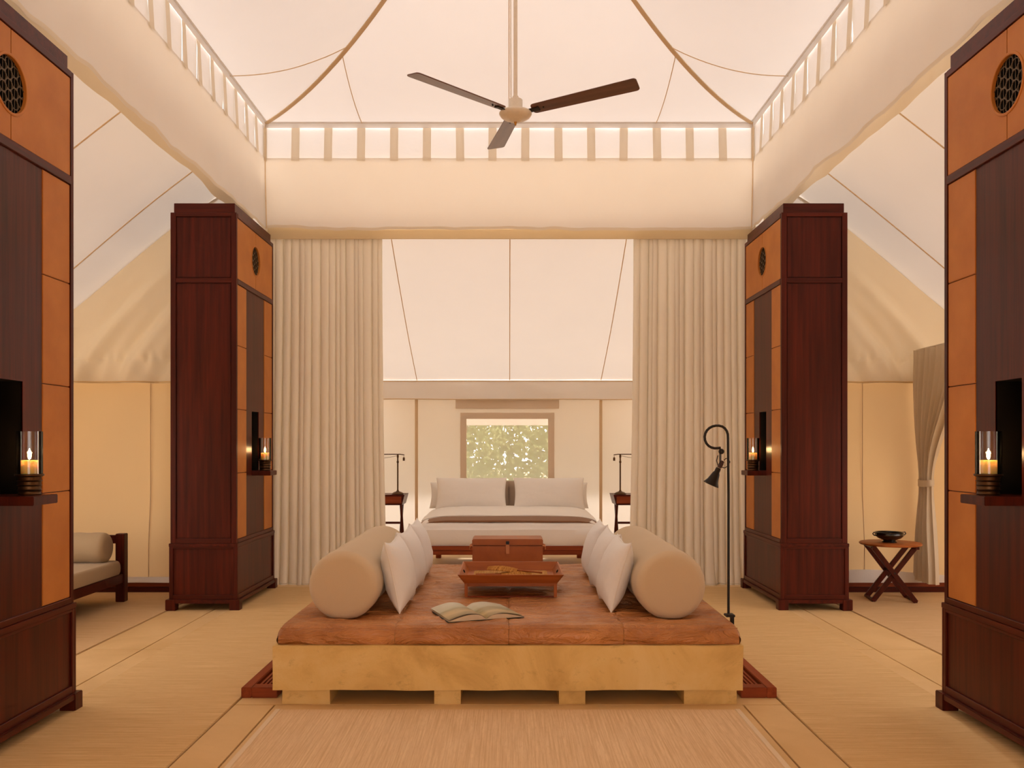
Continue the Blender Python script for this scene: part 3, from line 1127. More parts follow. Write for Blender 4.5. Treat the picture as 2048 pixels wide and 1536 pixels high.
xs_ = [-1.335, -.660, -.002, .664, 1.332]
for k in range(4):
    x0, x1 = xs_[k] + .0008, xs_[k + 1] - .0008
    Ym, H = 2.70, LT - .345

    def top(u, v):
        x, y = lerp(x0, x1, u), lerp(0, Ym, v)
        # rounded border: outer edges large radius, seams small
        el = (x - x0) / (.045 if k == 0 else .012)
        er = (x1 - x) / (.045 if k == 3 else .012)
        ef, eb = y / .045, (Ym - y) / .045
        drop = 0.0
        for e_, amt in ((el, .030 if k == 0 else .007), (er, .030 if k == 3 else .007), (ef, .032), (eb, .03)):
            if e_ < 1:
                drop += amt * (1 - math.sqrt(max(0, 1 - (1 - e_) ** 2)))
        wr = .016 * (.4 - abs(nz(x * 1.7 + .6 * nz(x * 3, y * 3), y * 6 + x * 1.2, k)) * 2) + .010 * (.3 - abs(nz(x * 3.5, y * 12 + x * 3, 3)) * 1.6) + .003 * nz(x * 22, y * 20)
        # dents where the bolsters lie
        dent = -.012 * math.exp(-((abs(x) - .995) / .10) ** 2) * (1 if .18 < y < 1.97 else 0)
        edge = sm(0, 1, min(el, er, ef, eb) / 2.2)
        return Vector((x, y, H - drop + (wr - .004) * edge + dent * edge))
    us = 40
    m = MB().surf(us, 110, top)
    # skirt
    for f in (lambda u, v: Vector((top(u, 0).x, -.010 * math.sin(PI * v) + .004 * nz(top(u, 0).x * 4, v * 3, 7) * math.sin(PI * v), lerp(0.001, top(u, 0).z, v))),
              lambda u, v: Vector((top(u, 1).x, Ym + .010 * math.sin(PI * v), lerp(0.001, top(u, 1).z, v)))):
        m.surf(us, 7, f)
    for f in (lambda u, v: Vector((x0 - (.012 * math.sin(PI * v) if k == 0 else 0), lerp(0, Ym, u), lerp(0.001, top(0, u).z, v))),
              lambda u, v: Vector((x1 + (.012 * math.sin(PI * v) if k == 3 else 0), lerp(0, Ym, u), lerp(0.001, top(1, u).z, v)))):
        m.surf(110, 7, f)
    m.build('leather_panel', 'leather_daybed', mt, smooth=True)
# stitched welt a little below the front edge
MB().tube([(lerp(-1.32, 1.32, i / 60), -.004, .096 + .002 * nz(i * .7, 2)) for i in range(61)], .0035, 5).build('welt', 'leather_daybed', mt)


# ------------------------------------------------------------------ soft things
def capsule(r, L, rb=.055, n=48):
    """bolster along +y, centre at origin height r"""
    prof = [(0, 0)]
    for i in range(9):
        a = PI / 2 * i / 8
        prof.append((r - rb + rb * math.sin(a), rb - rb * math.cos(a)))
    for i in range(1, 12):
        prof.append((r + .003 * math.sin(i * 1.9), rb + (L - 2 * rb) * i / 12))
    for i in range(8, -1, -1):
        a = PI / 2 * i / 8
        prof.append((r - rb + rb * math.sin(a), L - rb + rb * math.cos(a)))
    prof.append((0, L))
    m = MB()
    m.lathe(prof, n, (0, 0, 0), 'y')
    return m


def bolster(label, x, y, z, r, L, mat, rz=0.0, group=None, flat=.012):
    t = thing('bolster', label, 'bolster', (x, y, z), rz, group)
    m = capsule(r, L)
    m.v = [(vx, vy, max(vz + r - flat, 0.0 + .0001 * abs(vx))) for vx, vy, vz in m.v]
    m.build('cover', mat, t, smooth=True)
    return t


bolster('thick taupe linen bolster on the leather mattress, farther from the pole lamp', -1.005, 5.37, LT - .012, .212, 1.76, 'linen_taupe', group='bolsters on the leather daybed')
bolster('thick taupe linen bolster on the leather mattress, next to the pole lamp', .985, 5.38, LT - .012, .212, 1.76, 'linen_taupe', group='bolsters on the leather daybed')


def cushion_mesh(w, h, t, ear=.07, seed=0.0, n=26):
    """pillow in local xz plane, thickness along y, base at z=0"""
    m = MB()
    for sd in (-1, 1):
        def f(u, v):
            a, b = 2 * u - 1, 2 * v - 1
            # denser near edges
            a, b = math.sin(a * PI / 2), math.sin(b * PI / 2)
            prof = (max(0, 1 - abs(a) ** 2.4) * max(0, 1 - abs(b) ** 2.4)) ** .52
            x = a * w / 2 * (1 - ear * (1 - b * b))
            z = b * h / 2 * (1 - ear * (1 - a * a))
            wr = .006 * nz(a * 3 + seed, b * 3, sd * 2) + .004 * nz(a * 7, b * 7 + seed, sd)
            rad = .004 * math.sin(14 * math.atan2(b, a) + seed) * sm(.55, .95, max(abs(a), abs(b))) * (1 - max(abs(a), abs(b)))
            return Vector((x, sd * (t / 2 * prof) + (wr + rad * 4) * prof, z + h / 2))
        m.surf(n, n, f)
    return m


def seam_loop(w, h, ear, n=24):
    pts = []
    for e in range(4):
        for i in range(n):
            q = -1 + 2 * i / n
            a, b = ((q, -1), (1, q), (-q, 1), (-1, -q))[e]
            pts.append(Vector((a * w / 2 * (1 - ear * (1 - b * b)), 0, b * h / 2 * (1 - ear * (1 - a * a)) + h / 2)))
    pts.append(pts[0])
    return pts


def cushion(label, loc, rot, w, h, t, mat='linen_white', name='throw_cushion', cat='cushion', group=None, ear=.07, seed=0.0, pipe=True):
    c = thing(name, label, cat, loc, 0, group)
    c.rotation_euler = rot
    cushion_mesh(w, h, t, ear, seed).build('cover', mat, c, smooth=True)
    if pipe:
        MB().tube(seam_loop(w, h, ear), .004, 5, False).build('piping', 'piping_white', c, smooth=True)
    return c


# white cushions lean out against the bolsters
for s, x, ys, lean, side in ((-1, -.665, (5.76, 6.40, 7.05), 12, 'farther from'), (1, .625, (5.80, 6.36, 7.05), 16, 'next to')):
    for k, y in enumerate(ys):
        lab = 'plump white cushion, %s of three leaning on the bolster %s the pole lamp' % (('nearest', 'middle', 'farthest')[k], side)
        # local x -> world y ; local y(thickness) -> world x ; lean about y axis
        eul = Matrix.Rotation(math.radians(s * lean), 4, 'Y') @ Matrix.Rotation(math.radians(90 + s * (3, 5, 1)[k]), 4, 'Z')
        cushion(lab, (x + s * .01 * k * 0, y, LT - .004), eul.to_euler(), .50, .455, .19, ear=.13, seed=k * 3.3 + s, group='white cushions on the daybed')

# ------------------------------------------------------------------ things on the daybed
TR = thing('tray_table', 'low wooden butler tray on a folding frame in the middle of the leather mattress', 'tray', (.012, 6.38, LT))
w0, w1, d0, d1 = .318, .362, .305, .350      # half sizes bottom / rim
zb, zt_ = .098, .162
th = .011


def tray_side(sgn, along):
    m = MB()
    if along == 'x':   # front / back boards
        y0, y1 = sgn * d0, sgn * d1
        vs = [(-w0, y0, zb), (w0, y0, zb), (w1, y1, zt_), (-w1, y1, zt_)]
        ins = [(-w0, y0 - sgn * th, zb), (w0, y0 - sgn * th, zb), (w1, y1 - sgn * th, zt_), (-w1, y1 - sgn * th, zt_)]
    else:
        x0, x1 = sgn * w0, sgn * w1
        vs = [(x0, -d0, zb), (x0, d0, zb), (x1, d1, zt_), (x1, -d1, zt_)]
        ins = [(x0 - sgn * th, -d0, zb), (x0 - sgn * th, d0, zb), (x1 - sgn * th, d1, zt_), (x1 - sgn * th, -d1, zt_)]
    m.add(vs + ins, [(0, 1, 2, 3), (7, 6, 5, 4), (0, 4, 5, 1), (1, 5, 6, 2), (2, 6, 7, 3), (3, 7, 4, 0)])
    return m


for sg in (-1, 1):
    tray_side(sg, 'x').build('tray_side', 'teak_x', TR, bevel=.002, seg=1)
    e = tray_side(sg, 'y').build('tray_side', 'teak_y', TR, bevel=.002, seg=1)
    # dark oval hand hole
    xm = sg * (lerp(w0, w1, .62) - th - .001)
    vs = []
    for k in range(16):
        a = 2 * PI * k / 16
        vs.append((xm + sg * (w1 - w0) * .010 * math.sin(a) / .064, .045 * math.cos(a), lerp(zb, zt_, .62) + .010 * math.sin(a)))
    MB().add(vs, [tuple(range(16))]).build('hand_hole', 'void_black', e)
MB().box(-w0, w0, -d0, d0, zb - .004, zb + .006).build('tray_floor', 'teak_x', TR)
MB().box(-w0 + .05, w0 - .05, -d0 + .05, d0 - .05, zb + .006, zb + .008).build('cane_inlay', 'cane', TR)
for sy in (-1, 1):
    y0, y1 = sorted((sy * .300, sy * .272))
    for sx in (-1, 1):
        x0, x1 = sorted((sx * .316, sx * .294))
        MB().box(x0, x1, y0, y1, 0, zb - .004).build('leg', 'teak_z', TR, bevel=.002, seg=1)
    MB().box(-.294, .294, y0, y1, zb - .022, zb - .004).build('rail', 'teak_x', TR, bevel=.002, seg=1)
    MB().box(-.294, .294, y0, y1, 0.001, .008).build('rail', 'redwood_x', TR)
for sx in (-1, 1):
    x0, x1 = sorted((sx * .316, sx * .294))
    MB().box(x0, x1, -.272, .272, zb - .022, zb - .004).build('rail', 'teak_y', TR)

# two woven palm hand fans lying across each other on the tray
for k, (dx, dy, rz, tilt, lab) in enumerate(((-.05, -.03, .10, .02, 'woven palm hand fan lying underneath on the tray'), (.03, .02, PI - .22, -.05, 'woven palm hand fan lying on top, handle away from the pole lamp'))):
    hf = thing('hand_fan', lab, 'hand fan', (.012 + dx, 6.38 + dy, LT + zb + .012 + .022 * k), rz, 'woven hand fans on the tray')
    hf.rotation_euler = (0, tilt, rz)

    def leaf(u, v):
        x = lerp(-.02, .20, u)
        w_ = .085 * math.sin(PI * min(1, .12 + u * .80)) ** .6
        y = (2 * v - 1) * w_
        return Vector((x, y, .012 * math.sin(u * 3) + .006 * math.sin(v * 22) + .014 * (1 - (2 * v - 1) ** 2)))
    MB().surf(16, 20, leaf).build('woven_blade', 'palm_weave', hf, smooth=True, thick=.004)
    MB().tube([(-.20, 0, .008), (-.05, 0, .011), (.16, 0, .014)], [.007, .006, .004], 7).build('handle', 'teak_x', hf, smooth=True)

# open picture book near the front edge
BK = thing('open_book', 'large picture book lying open near the front edge of the leather mattress', 'book', (-.205, 5.50, LT - .002), math.radians(20))
BW, BL = .232, .205
MB().box(-BW - .008, BW + .008, -BL - .004, BL + .004, 0.0, .004).build('cover', 'cover_olive', BK)
for s in (-1, 1):
    def hgt(u):
        return .006 + (.034 if s < 0 else .026) * (math.sin(PI * min(1, u * 1.02)) ** .75) * (1 - .55 * u) + .010 * (1 - u) * sm(0, .2, u)
    m = MB()
    N = 18

    def px(u):
        return s * u * BW
    m.surf(N, 1, lambda u, v: Vector((px(u), -BL, lerp(.0042, hgt(u), v))))
    m.surf(N, 1, lambda u, v: Vector((px(u), BL, lerp(.0042, hgt(u), v))))
    m.surf(1, 1, lambda u, v: Vector((px(1), lerp(-BL, BL, u), lerp(.0042, hgt(1), v))))
    m.surf(N, 1, lambda u, v: Vector((px(u), lerp(-BL, BL, v), hgt(u))))
    m.build('page_block', 'paper', BK)

    def page(u, v):
        return Vector((px(u), lerp(-BL, BL, v), hgt(u) + .0015 + .007 * sm(.1, .6, u) * (1 if s < 0 else .6)))
    MB().surf(N, 6, page).build('page', 'page_print', BK, smooth=True)

# leather trunk at the back of the mattress
TK = thing('travel_chest', 'small brown leather travel chest at the bed end of the leather mattress', 'chest', (-.012, 7.50, LT))
tw, td = .297, .31
MB().box(-tw, tw, 0, td, 0, .190).build('body', 'leather_trunk', TK, bevel=.006)
MB().box(-tw - .002, tw + .002, -.003, td + .003, .1935, .248).build('lid', 'leather_trunk', TK, bevel=.008)
for x in (-tw + .035, tw - .035):
    MB().box(x - .022, x + .022, -.0025, .001, .004, .186).build('corner_strap', 'leather_trunk', TK)
st = MB().box(-.015, .015, -.014, -.004, .125, .215).build('latch_strap', 'strap_tan', TK, bevel=.003)
MB().box(-.014, .014, -.016, -.006, .205, .232).build('latch_buckle', 'iron_black', st)
for s in (-1, 1):
    MB().tube([(s * tw, .10, .185), (s * (tw + .022), .105, .180), (s * (tw + .026), td / 2, .150), (s * (tw + .022), td - .105, .180), (s * tw, td - .10, .185)], .008, 7).build('handle', 'strap_tan', TK, smooth=True)

# black reading lamp clamped to the platform edge
LY = 5.44
FL = thing('floor_lamp', 'black iron pole reading lamp with crook top and bell shade, clamped at the mattress edge', 'lamp', (0, LY, 0))


def lp(px, py, dy=0.0):
    q = P(px, py, LY)
    return Vector((q.x, dy, q.z))


def zp(zx, zy, dy=0.0):
    return lp(1380 + zx / 8.533, 830 + zy / 8.533, dy)


pole_x = lp(1457, 1000).x
hook = [(648, 400), (645, 330), (628, 275), (595, 228), (550, 196), (495, 182), (440, 182), (385, 194), (332, 222), (290, 262), (262, 312), (250, 370), (256, 430), (280, 485), (318, 528), (365, 555), (420, 568), (475, 566), (522, 560)]
pp = [Vector((pole_x, 0, .47))] + [Vector((pole_x, 0, z)) for z in (.8, 1.2)] + [zp(*q) for q in hook]
MB().tube(pp, .0080, 10).build('pole', 'iron_black', FL, smooth=True)
cl = MB().box(pole_x - .025, 1.372, -.045, .02, .455, .470)
cl.box(1.354, 1.372, -.02, .02, .27, .456)
cl.build('clamp', 'iron_black', FL, bevel=.003)
bc = zp(535, 622)
MB().lathe([(0, -.016), (.012, -.016), (.0165, -.008), (.0165, .008), (.012, .016), (0, .016)], 20, bc, 'y').build('joint', 'iron_black', FL, smooth=True)
MB().tube([bc + Vector((.0, -.022, 0)), bc + Vector((0, .022, 0))], .006, 8).build('wing_nut', 'iron_black', FL)
for dx, dy in ((500, -.012), (535, .012)):
    MB().tube([zp(dx, 650, dy), zp(dx, 780, dy), zp(505, 880, dy)], .003, 6).build('yoke', 'iron_black', FL)
ax = (zp(340, 1237) - zp(470, 960)).normalized()
rot = Vector((0, 0, 1)).rotation_difference(ax).to_matrix()
sk0 = zp(530, 835)
MB().lathe([(0, -.022), (.012, -.020), (.0145, 0), (.013, .025), (0, .027)], 18, sk0, 'z', rot).build('socket', 'socket_brown', FL, smooth=True)
sh0 = zp(490, 905)
prof = [(.014, 0), (.0165, .010), (.0165, .026), (.023, .038), (.0285, .062), (.035, .085), (.046, .105), (.0500, .112), (.0480, .1125), (.044, .104), (.033, .083), (.0265, .060), (.021, .039), (.013, .028)]
MB().lathe(prof, 32, sh0, 'z', rot).build('lamp_shade', 'bronze_dark', FL, smooth=True)
MB().lathe([(0, .03), (.012, .04), (.017, .058), (.014, .075), (0, .082)], 16, sh0, 'z', rot).build('bulb', 'enamel', FL, smooth=True)
cord = [zp(480, 690, .006), zp(460, 780, .01), zp(480, 855, .008), zp(520, 880, .006), zp(590, 905, .004), zp(660, 870, .012), zp(690, 800, .014), zp(660, 745, .012), zp(615, 740, .008), zp(585, 775, .004)]
MB().tube(cord, .0028, 6).build('cord', 'cord_black', FL, smooth=True)

# slatted timber duckboards either side of the platform
for s, lab in ((-1, 'dark slatted timber floor grate beside the platform, farther from the pole lamp'), (1, 'dark slatted timber floor grate beside the platform, next to the pole lamp')):
    G = thing('floor_grate', lab, 'grate', (s * 1.375, 5.275, 0), 0, 'timber floor grates')
    W_, L_ = .213, 2.55
    x0, x1 = sorted((0, s * W_))
    MB().box(*sorted((s * (W_ - .062), s * W_)), 0, L_, 0, .062).build('frame_side', 'redwood_y', G, bevel=.004)
    MB().box(*sorted((0, s * .012)), .085, L_ - .085, 0, .056).build('frame_side', 'redwood_y', G, bevel=.003)
    for y0 in (0, L_ - .085):
        a_, b_ = sorted((0, s * (W_ - .062)))
        MB().box(a_, b_, y0, y0 + .085, 0, .062).build('frame_end', 'redwood_x', G, bevel=.004)
    for k in range(5):
        xc = s * (.028 + k * .025)
        MB().box(xc - .0075, xc + .0075, .085, L_ - .085, .012, .050).build('slat', 'redwood_y', G)

# ------------------------------------------------------------------ rugs
RG = thing('area_rug', 'pale woven rug lying in front of the concrete platform', 'rug', (0, 0, 0))
MB().box(-1.29, 1.275, 1.2, 5.02, .0005, .009).build('field', 'rug_weave', RG, bevel=.002, seg=1)
for x0, x1 in ((-1.318, -1.29), (1.275, 1.303)):
    MB().box(x0, x1, 1.2, 5.025, .0005, .0105).build('binding', 'rug_binding', RG, bevel=.002, seg=1)
for s, lab in ((-1, 'sand coloured sisal runner on the floor toward the wing sofa'), (1, 'sand coloured sisal runner on the floor toward the folding table')):
    x0, x1 = sorted((s * 1.592, s * 2.538))
    r_ = thing('sisal_runner', lab, 'rug', (0, 0, 0), 0, 'sisal runners along the hall')
    MB().box(x0, x1, 1.2, 9.38, .0005, .006).build('field', 'sisal', r_, bevel=.002, seg=1)
    x0, x1 = sorted((s * 3.096, s * 5.26))
    r_ = thing('wing_carpet', 'pale woven carpet under the ' + ('wing sofa' if s < 0 else 'round folding table'), 'carpet', (0, 0, 0), 0, 'wing carpets')
    MB().box(x0, x1, 2.5, 9.03, .0005, .006).build('field', 'wing_carpet', r_, bevel=.002, seg=1)

# ------------------------------------------------------------------ bed curtains


def pleats(x0, x1, y, z0, z1, n, seed, flare):
    rnd = random.Random(int(seed * 10))
    ws = [rnd.uniform(.45, 1.7) for _ in range(n)]
    am = [rnd.uniform(.55, 1.15) for _ in range(n + 1)]
    sk = [rnd.uniform(-.25, .25) for _ in range(n)]
    tot = sum(ws)
    cum = [0.0]
    for w_ in ws:
        cum.append(cum[-1] + w_ / tot)

    def f(u, v):
        uu = min(.99999, max(0, u + .010 * nz(u * 5, v * 1.6, seed) * (1 - v * .5)))
        k = 0
        while uu >= cum[k + 1]:
            k += 1
        q = (uu - cum[k]) / (cum[k + 1] - cum[k])
        a = lerp(am[k], am[k + 1], q)
        ph = 2 * PI * (q + sk[k] * math.sin(PI * q) * .3)
        wv = 1 - 2 * abs(math.sin(ph / 2)) ** .62
        amp = a * lerp(.060, .040, v)
        x = lerp(x0, x1, u) + flare * (1 - v) ** 2 * (u - .5) * .10 - .016 * a * math.sin(ph)
        yy = y + amp * wv + .010 * nz(u * 22, v * 3, seed)
        low = max(0, .07 - v) / .07
        return Vector((x + .03 * low * nz(u * n, 2, seed), yy - .05 * low * (.4 + nz(u * n * .6, 5, seed)), lerp(z0, z1, v)))
    return f


for s, lab, x0, x1 in ((-1, 'long pleated cream curtain at the bed opening, farther from the pole lamp', -2.60, -1.365), (1, 'long pleated cream curtain at the bed opening, behind the pole lamp', 1.340, 2.56)):
    cu = thing('bed_curtain', lab, 'curtain', (0, 0, 0), 0, 'bed curtains')
    fn = pleats(x0, x1, 9.56, .006, 3.86, 17, 3.0 + s, 1.0)
    MB().surf(420, 26, fn).build('cloth', 'curtain_linen', cu, smooth=True)
    MB().tube([fn(i / 420, 0.004) for i in range(0, 421, 2)], .0045, 4).build('hem', 'curtain_linen', cu, smooth=True)
    MB().tube([(x0, 9.56, 3.875), (x1, 9.56, 3.875)], .014, 8).build('curtain_rail', 'enamel', cu)

# beam head behind the valance
bh = shell('trim_3', 'canvas wrapped head beam above the bed opening')
MB().box(-2.6, 2.6, 9.50, 9.515, 3.70, 3.86).build('cloth', 'canvas_lining', bh)

# tied beige curtain in the wing by the folding table
tc_ = thing('tied_curtain', 'beige curtain gathered with a tieback beside the round folding table', 'curtain', (0, 0, 0))
CX, CY0, CY1 = 4.12, 8.05, 9.0


def tied(u, v):
    z = lerp(.13, 2.45, v)
    zt = 1.12
    half = (CY1 - CY0) / 2
    w = .115 + (half - .115) * sm(zt + .02, 2.35, z) if z > zt else lerp(.20, .115, sm(.10, zt, z))
    yc = lerp(8.90, (CY0 + CY1) / 2, sm(zt, 2.4, z)) if z > zt else 8.90
    ph = u * 8 * 2 * PI + 1.2 * nz(u * 5, 2)
    amp = .028 + .02 * sm(zt, zt + .5, abs(z - zt) + zt)
    return Vector((CX + amp * math.sin(ph) + .05 * (1 if z < zt else sm(2.2, zt, z)), yc + (2 * u - 1) * w + .012 * math.sin(ph * .5), z))


MB().surf(150, 50, tied).build('cloth', 'curtain_beige', tc_, smooth=True)
ring = [(CX + .05 + .058 * math.cos(a), 8.90 + .128 * math.sin(a)) for a in [2 * PI * i / 28 for i in range(29)]]
MB().surf(28, 2, lambda u, v: Vector((ring[round(u * 28)][0], ring[round(u * 28)][1], 1.09 + .065 * v + .008 * math.sin(u * 9)))).build('tieback', 'curtain_beige', tc_, smooth=True)
MB().tube([(CX, CY0 - .6, 2.465), (CX, CY1 + .04, 2.455)], .010, 8).build('curtain_rail', 'enamel', tc_)

# ------------------------------------------------------------------ ceiling fan
FY = 6.50
hub = P(1031, 228, FY)
FN = thing('ceiling_fan', 'white ceiling fan with three long dark wooden blades on a rod', 'ceiling fan', hub)
MB().lathe([(0, -.060), (.030, -.058), (.044, -.050), (.050, -.046), (.080, -.038), (.106, -.022), (.119, -.004), (.120, .004), (.112, .014), (.090, .020), (.054, .023), (.052, .028), (.052, .100), (.046, .106), (.024, .110), (.022, .128), (0, .128)], 40).build('motor_housing', 'enamel', FN, smooth=True)
MB().lathe([(0, -.086), (.006, -.082), (.007, -.074), (.010, -.068), (.012, -.059), (0, -.059)], 14).build('finial', 'brass', FN, smooth=True)
MB().tube([(0, 0, .12), (0, 0, 6.30 - hub.z)], .015, 12).build('down_rod', 'enamel', FN, smooth=True)
MB().tube([(-.033, 0, .08), (-.035, 0, .6), (-.035, 0, 6.28 - hub.z)], .004, 6).build('cable', 'enamel', FN)
R_ = .140 * FY
for k, (az, up) in enumerate(((100, .035), (220, .035), (340, .075))):
    a = math.radians(az)
    rot = Matrix.Rotation(a, 4, 'Z') @ Matrix.Rotation(-math.atan2(up, R_ - .13), 4, 'Y') @ Matrix.Rotation(math.radians(-11), 4, 'X')
    arm = MB().box(.095, .185, -.022, .022, -.004, .004)
    arm.v = [tuple(rot @ Vector(q)) for q in arm.v]
    ao = arm.build('blade_iron', 'bronze_dark', FN, bevel=.002, seg=1)
    # rounded blade outline
    out = []
    r0, r1, hw0, hw1, rc_ = .128, R_, .058, .074, .026
    for cx, cy, a0 in ((r1 - rc_, hw1 - rc_, 0), (r0 + rc_, hw0 - rc_, 90), (r0 + rc_, -hw0 + rc_, 180), (r1 - rc_, -hw1 + rc_, 270)):
        for i in range(5):
            b = math.radians(a0 + 90 * i / 4)
            out.append((cx + rc_ * math.cos(b), cy + rc_ * math.sin(b)))
    bl = MB().prism(out, 'z', .0045, .0125)
    o = bl.build('blade', 'blade_wood', FN, bevel=.002, seg=1)
    o.rotation_euler = rot.to_euler()
    for x_, y_ in ((.175, -.02), (.175, .02), (.215, 0)):
        MB().lathe([(0, -.003), (.006, -.002), (.007, .0045), (0, .0045)], 10, (x_, y_, 0)).build('screw', 'iron_black', o)

# ------------------------------------------------------------------ bed
BD = thing('bed', 'wide low timber bed under the net window', 'bed', (.0, 9.74, 0))
MB().box(-1.02, 1.02, .0, .05, .345, .394).build('rail', 'redwood_x', BD, bevel=.004)
MB().box(-1.02, 1.02, .012, .06, .295, .343).build('rail', 'redwood_x', BD, bevel=.004)
for s in (-1, 1):
    x0, x1 = sorted((s * .97, s * 1.02))
    MB().box(x0, x1, .05, 2.2, .30, .39).build('rail', 'redwood_y', BD, bevel=.004)
    for y0 in (.10, 2.05):
        x0, x1 = sorted((s * .90, s * .97))
        MB().box(x0, x1, y0, y0 + .07, 0, .30).build('leg', 'redwood_y', BD, bevel=.004)
MB().box(-.97, .97, .05, 2.2, .33, .36).build('slat_base', 'redwood_x', BD)


def slabsoft(w, d, h, r, seed, amp=.008, nx=44, ny=44, bulge=.02):
    """soft rounded mattress shape standing on z=0"""
    m = MB()

    def ring(v):
        # v 0..1 goes from bottom edge, up the side, over the top to the centre
        pass
    lev = [(0, .03), (.01, .005), (.18, -bulge * .7), (.45, -bulge), (.7, -bulge * .7)]
    prof = [(ins, h * z) for z, ins in lev]
    for i in range(1, 7):
        a = PI / 2 * i / 6
        prof.append((r * (1 - math.cos(a)) * .9, h - r + r * math.sin(a)))
    N = 160
    pts = []
    for ins, z in prof:
        row = []
        for k in range(N):
            q = 4 * k / N
            e, f = int(q), q % 1
            X, Y = w / 2 - ins, d / 2 - ins
            x, y = ((lerp(-X, X, f), -Y), (X, lerp(-Y, Y, f)), (lerp(X, -X, f), Y), (-X, lerp(Y, -Y, f)))[e]
            cr = .06
            # round corners
            if abs(x) > X - cr and abs(y) > Y - cr:
                cx, cy = math.copysign(X - cr, x), math.copysign(Y - cr, y)
                vv = Vector((x - cx, y - cy))
                if vv.length > 1e-6:
                    vv = vv.normalized() * cr
                x, y = cx + vv.x, cy + vv.y
            row.append(Vector((x + amp * nz(x * 2, z * 6 + seed, y), y + amp * nz(x * 2.5 + 5, z * 7, seed), z + (amp * .6 * nz(x * 2, y * 2, seed) if z > h * .5 else 0))))
        pts.append(row)
    vs = [p for row in pts for p in row]
    fs = [(i * N + k, i * N + (k + 1) % N, (i + 1) * N + (k + 1) % N, (i + 1) * N + k) for i in range(len(pts) - 1) for k in range(N)]
    m.add(vs, fs)
    X, Y = w / 2 - prof[-1][0], d / 2 - prof[-1][0]
    last = pts[-1]
    c = Vector((0, 0, h + .005))
    k0 = len(m.v)
    m.v.append(tuple(c))
    off = (len(pts) - 1) * N
    m.f += [(off + k, off + (k + 1) % N, k0) for k in range(N)]
    return m


dv = thing('duvet', 'thick white duvet covering the mattress of the wide bed', 'duvet', (0, 10.80, .388))
slabsoft(2.00, 2.08, .262, .09, 2.0, .010, bulge=.025).build('cover', 'linen_bed', dv, smooth=True)


def sheet(u, v, x0, x1, y0, y1, z, sg, th_):
    x = lerp(x0, x1, u)
    a = 2 * u - 1
    y = lerp(y0, y1, v) + .02 * nz(x * 2, sg) * (1 - v)
    return Vector((x, y, z - .06 * abs(a) ** 8 + .006 * nz(x * 3, y * 3, sg) - .02 * (1 - v) ** 4))


th1 = thing('throw_blanket', 'brown wool throw folded across the foot of the wide bed', 'blanket', (0, 0, 0))
MB().surf(50, 16, lambda u, v: sheet(u, v, -.985, .985, 9.80, 10.42, .668, 2, 0)).build('cloth', 'blanket_brown', th1, smooth=True, thick=-.02)
th2 = thing('top_sheet', 'white top sheet folded back over the brown throw on the bed', 'sheet', (0, 0, 0))
MB().surf(50, 16, lambda u, v: sheet(u, v, -.992, .992, 10.16, 11.55, .694, 4, 0)).build('cloth', 'linen_bed', th2, smooth=True, thick=-.022)
for s, lab in ((-1, 'nearer the sofa wing'), (1, 'nearer the folding table')):
    cushion('grey upholstered back cushion against the window wall, half ' + lab, (s * .401, 11.93, .66), (math.radians(-6), 0, 0), .82, .36, .24, 'linen_grey', 'back_cushion', 'cushion', 'grey back cushions', .02, s * 2, False)
    cushion('large white bed pillow in front, ' + lab, (s * .502 + .015, 11.42, .672), (math.radians(-24), 0, 0), .92, .44, .20, 'linen_bed', 'bed_pillow', 'pillow', 'front bed pillows', .05, s * 5, False)
    cushion('white bed pillow half hidden behind the front pillow, ' + lab, (s * .60, 11.62, .672), (math.radians(-22), 0, 0), .88, .36, .18, 'linen_bed', 'bed_pillow', 'pillow', 'rear bed pillows', .05, s * 7, False)

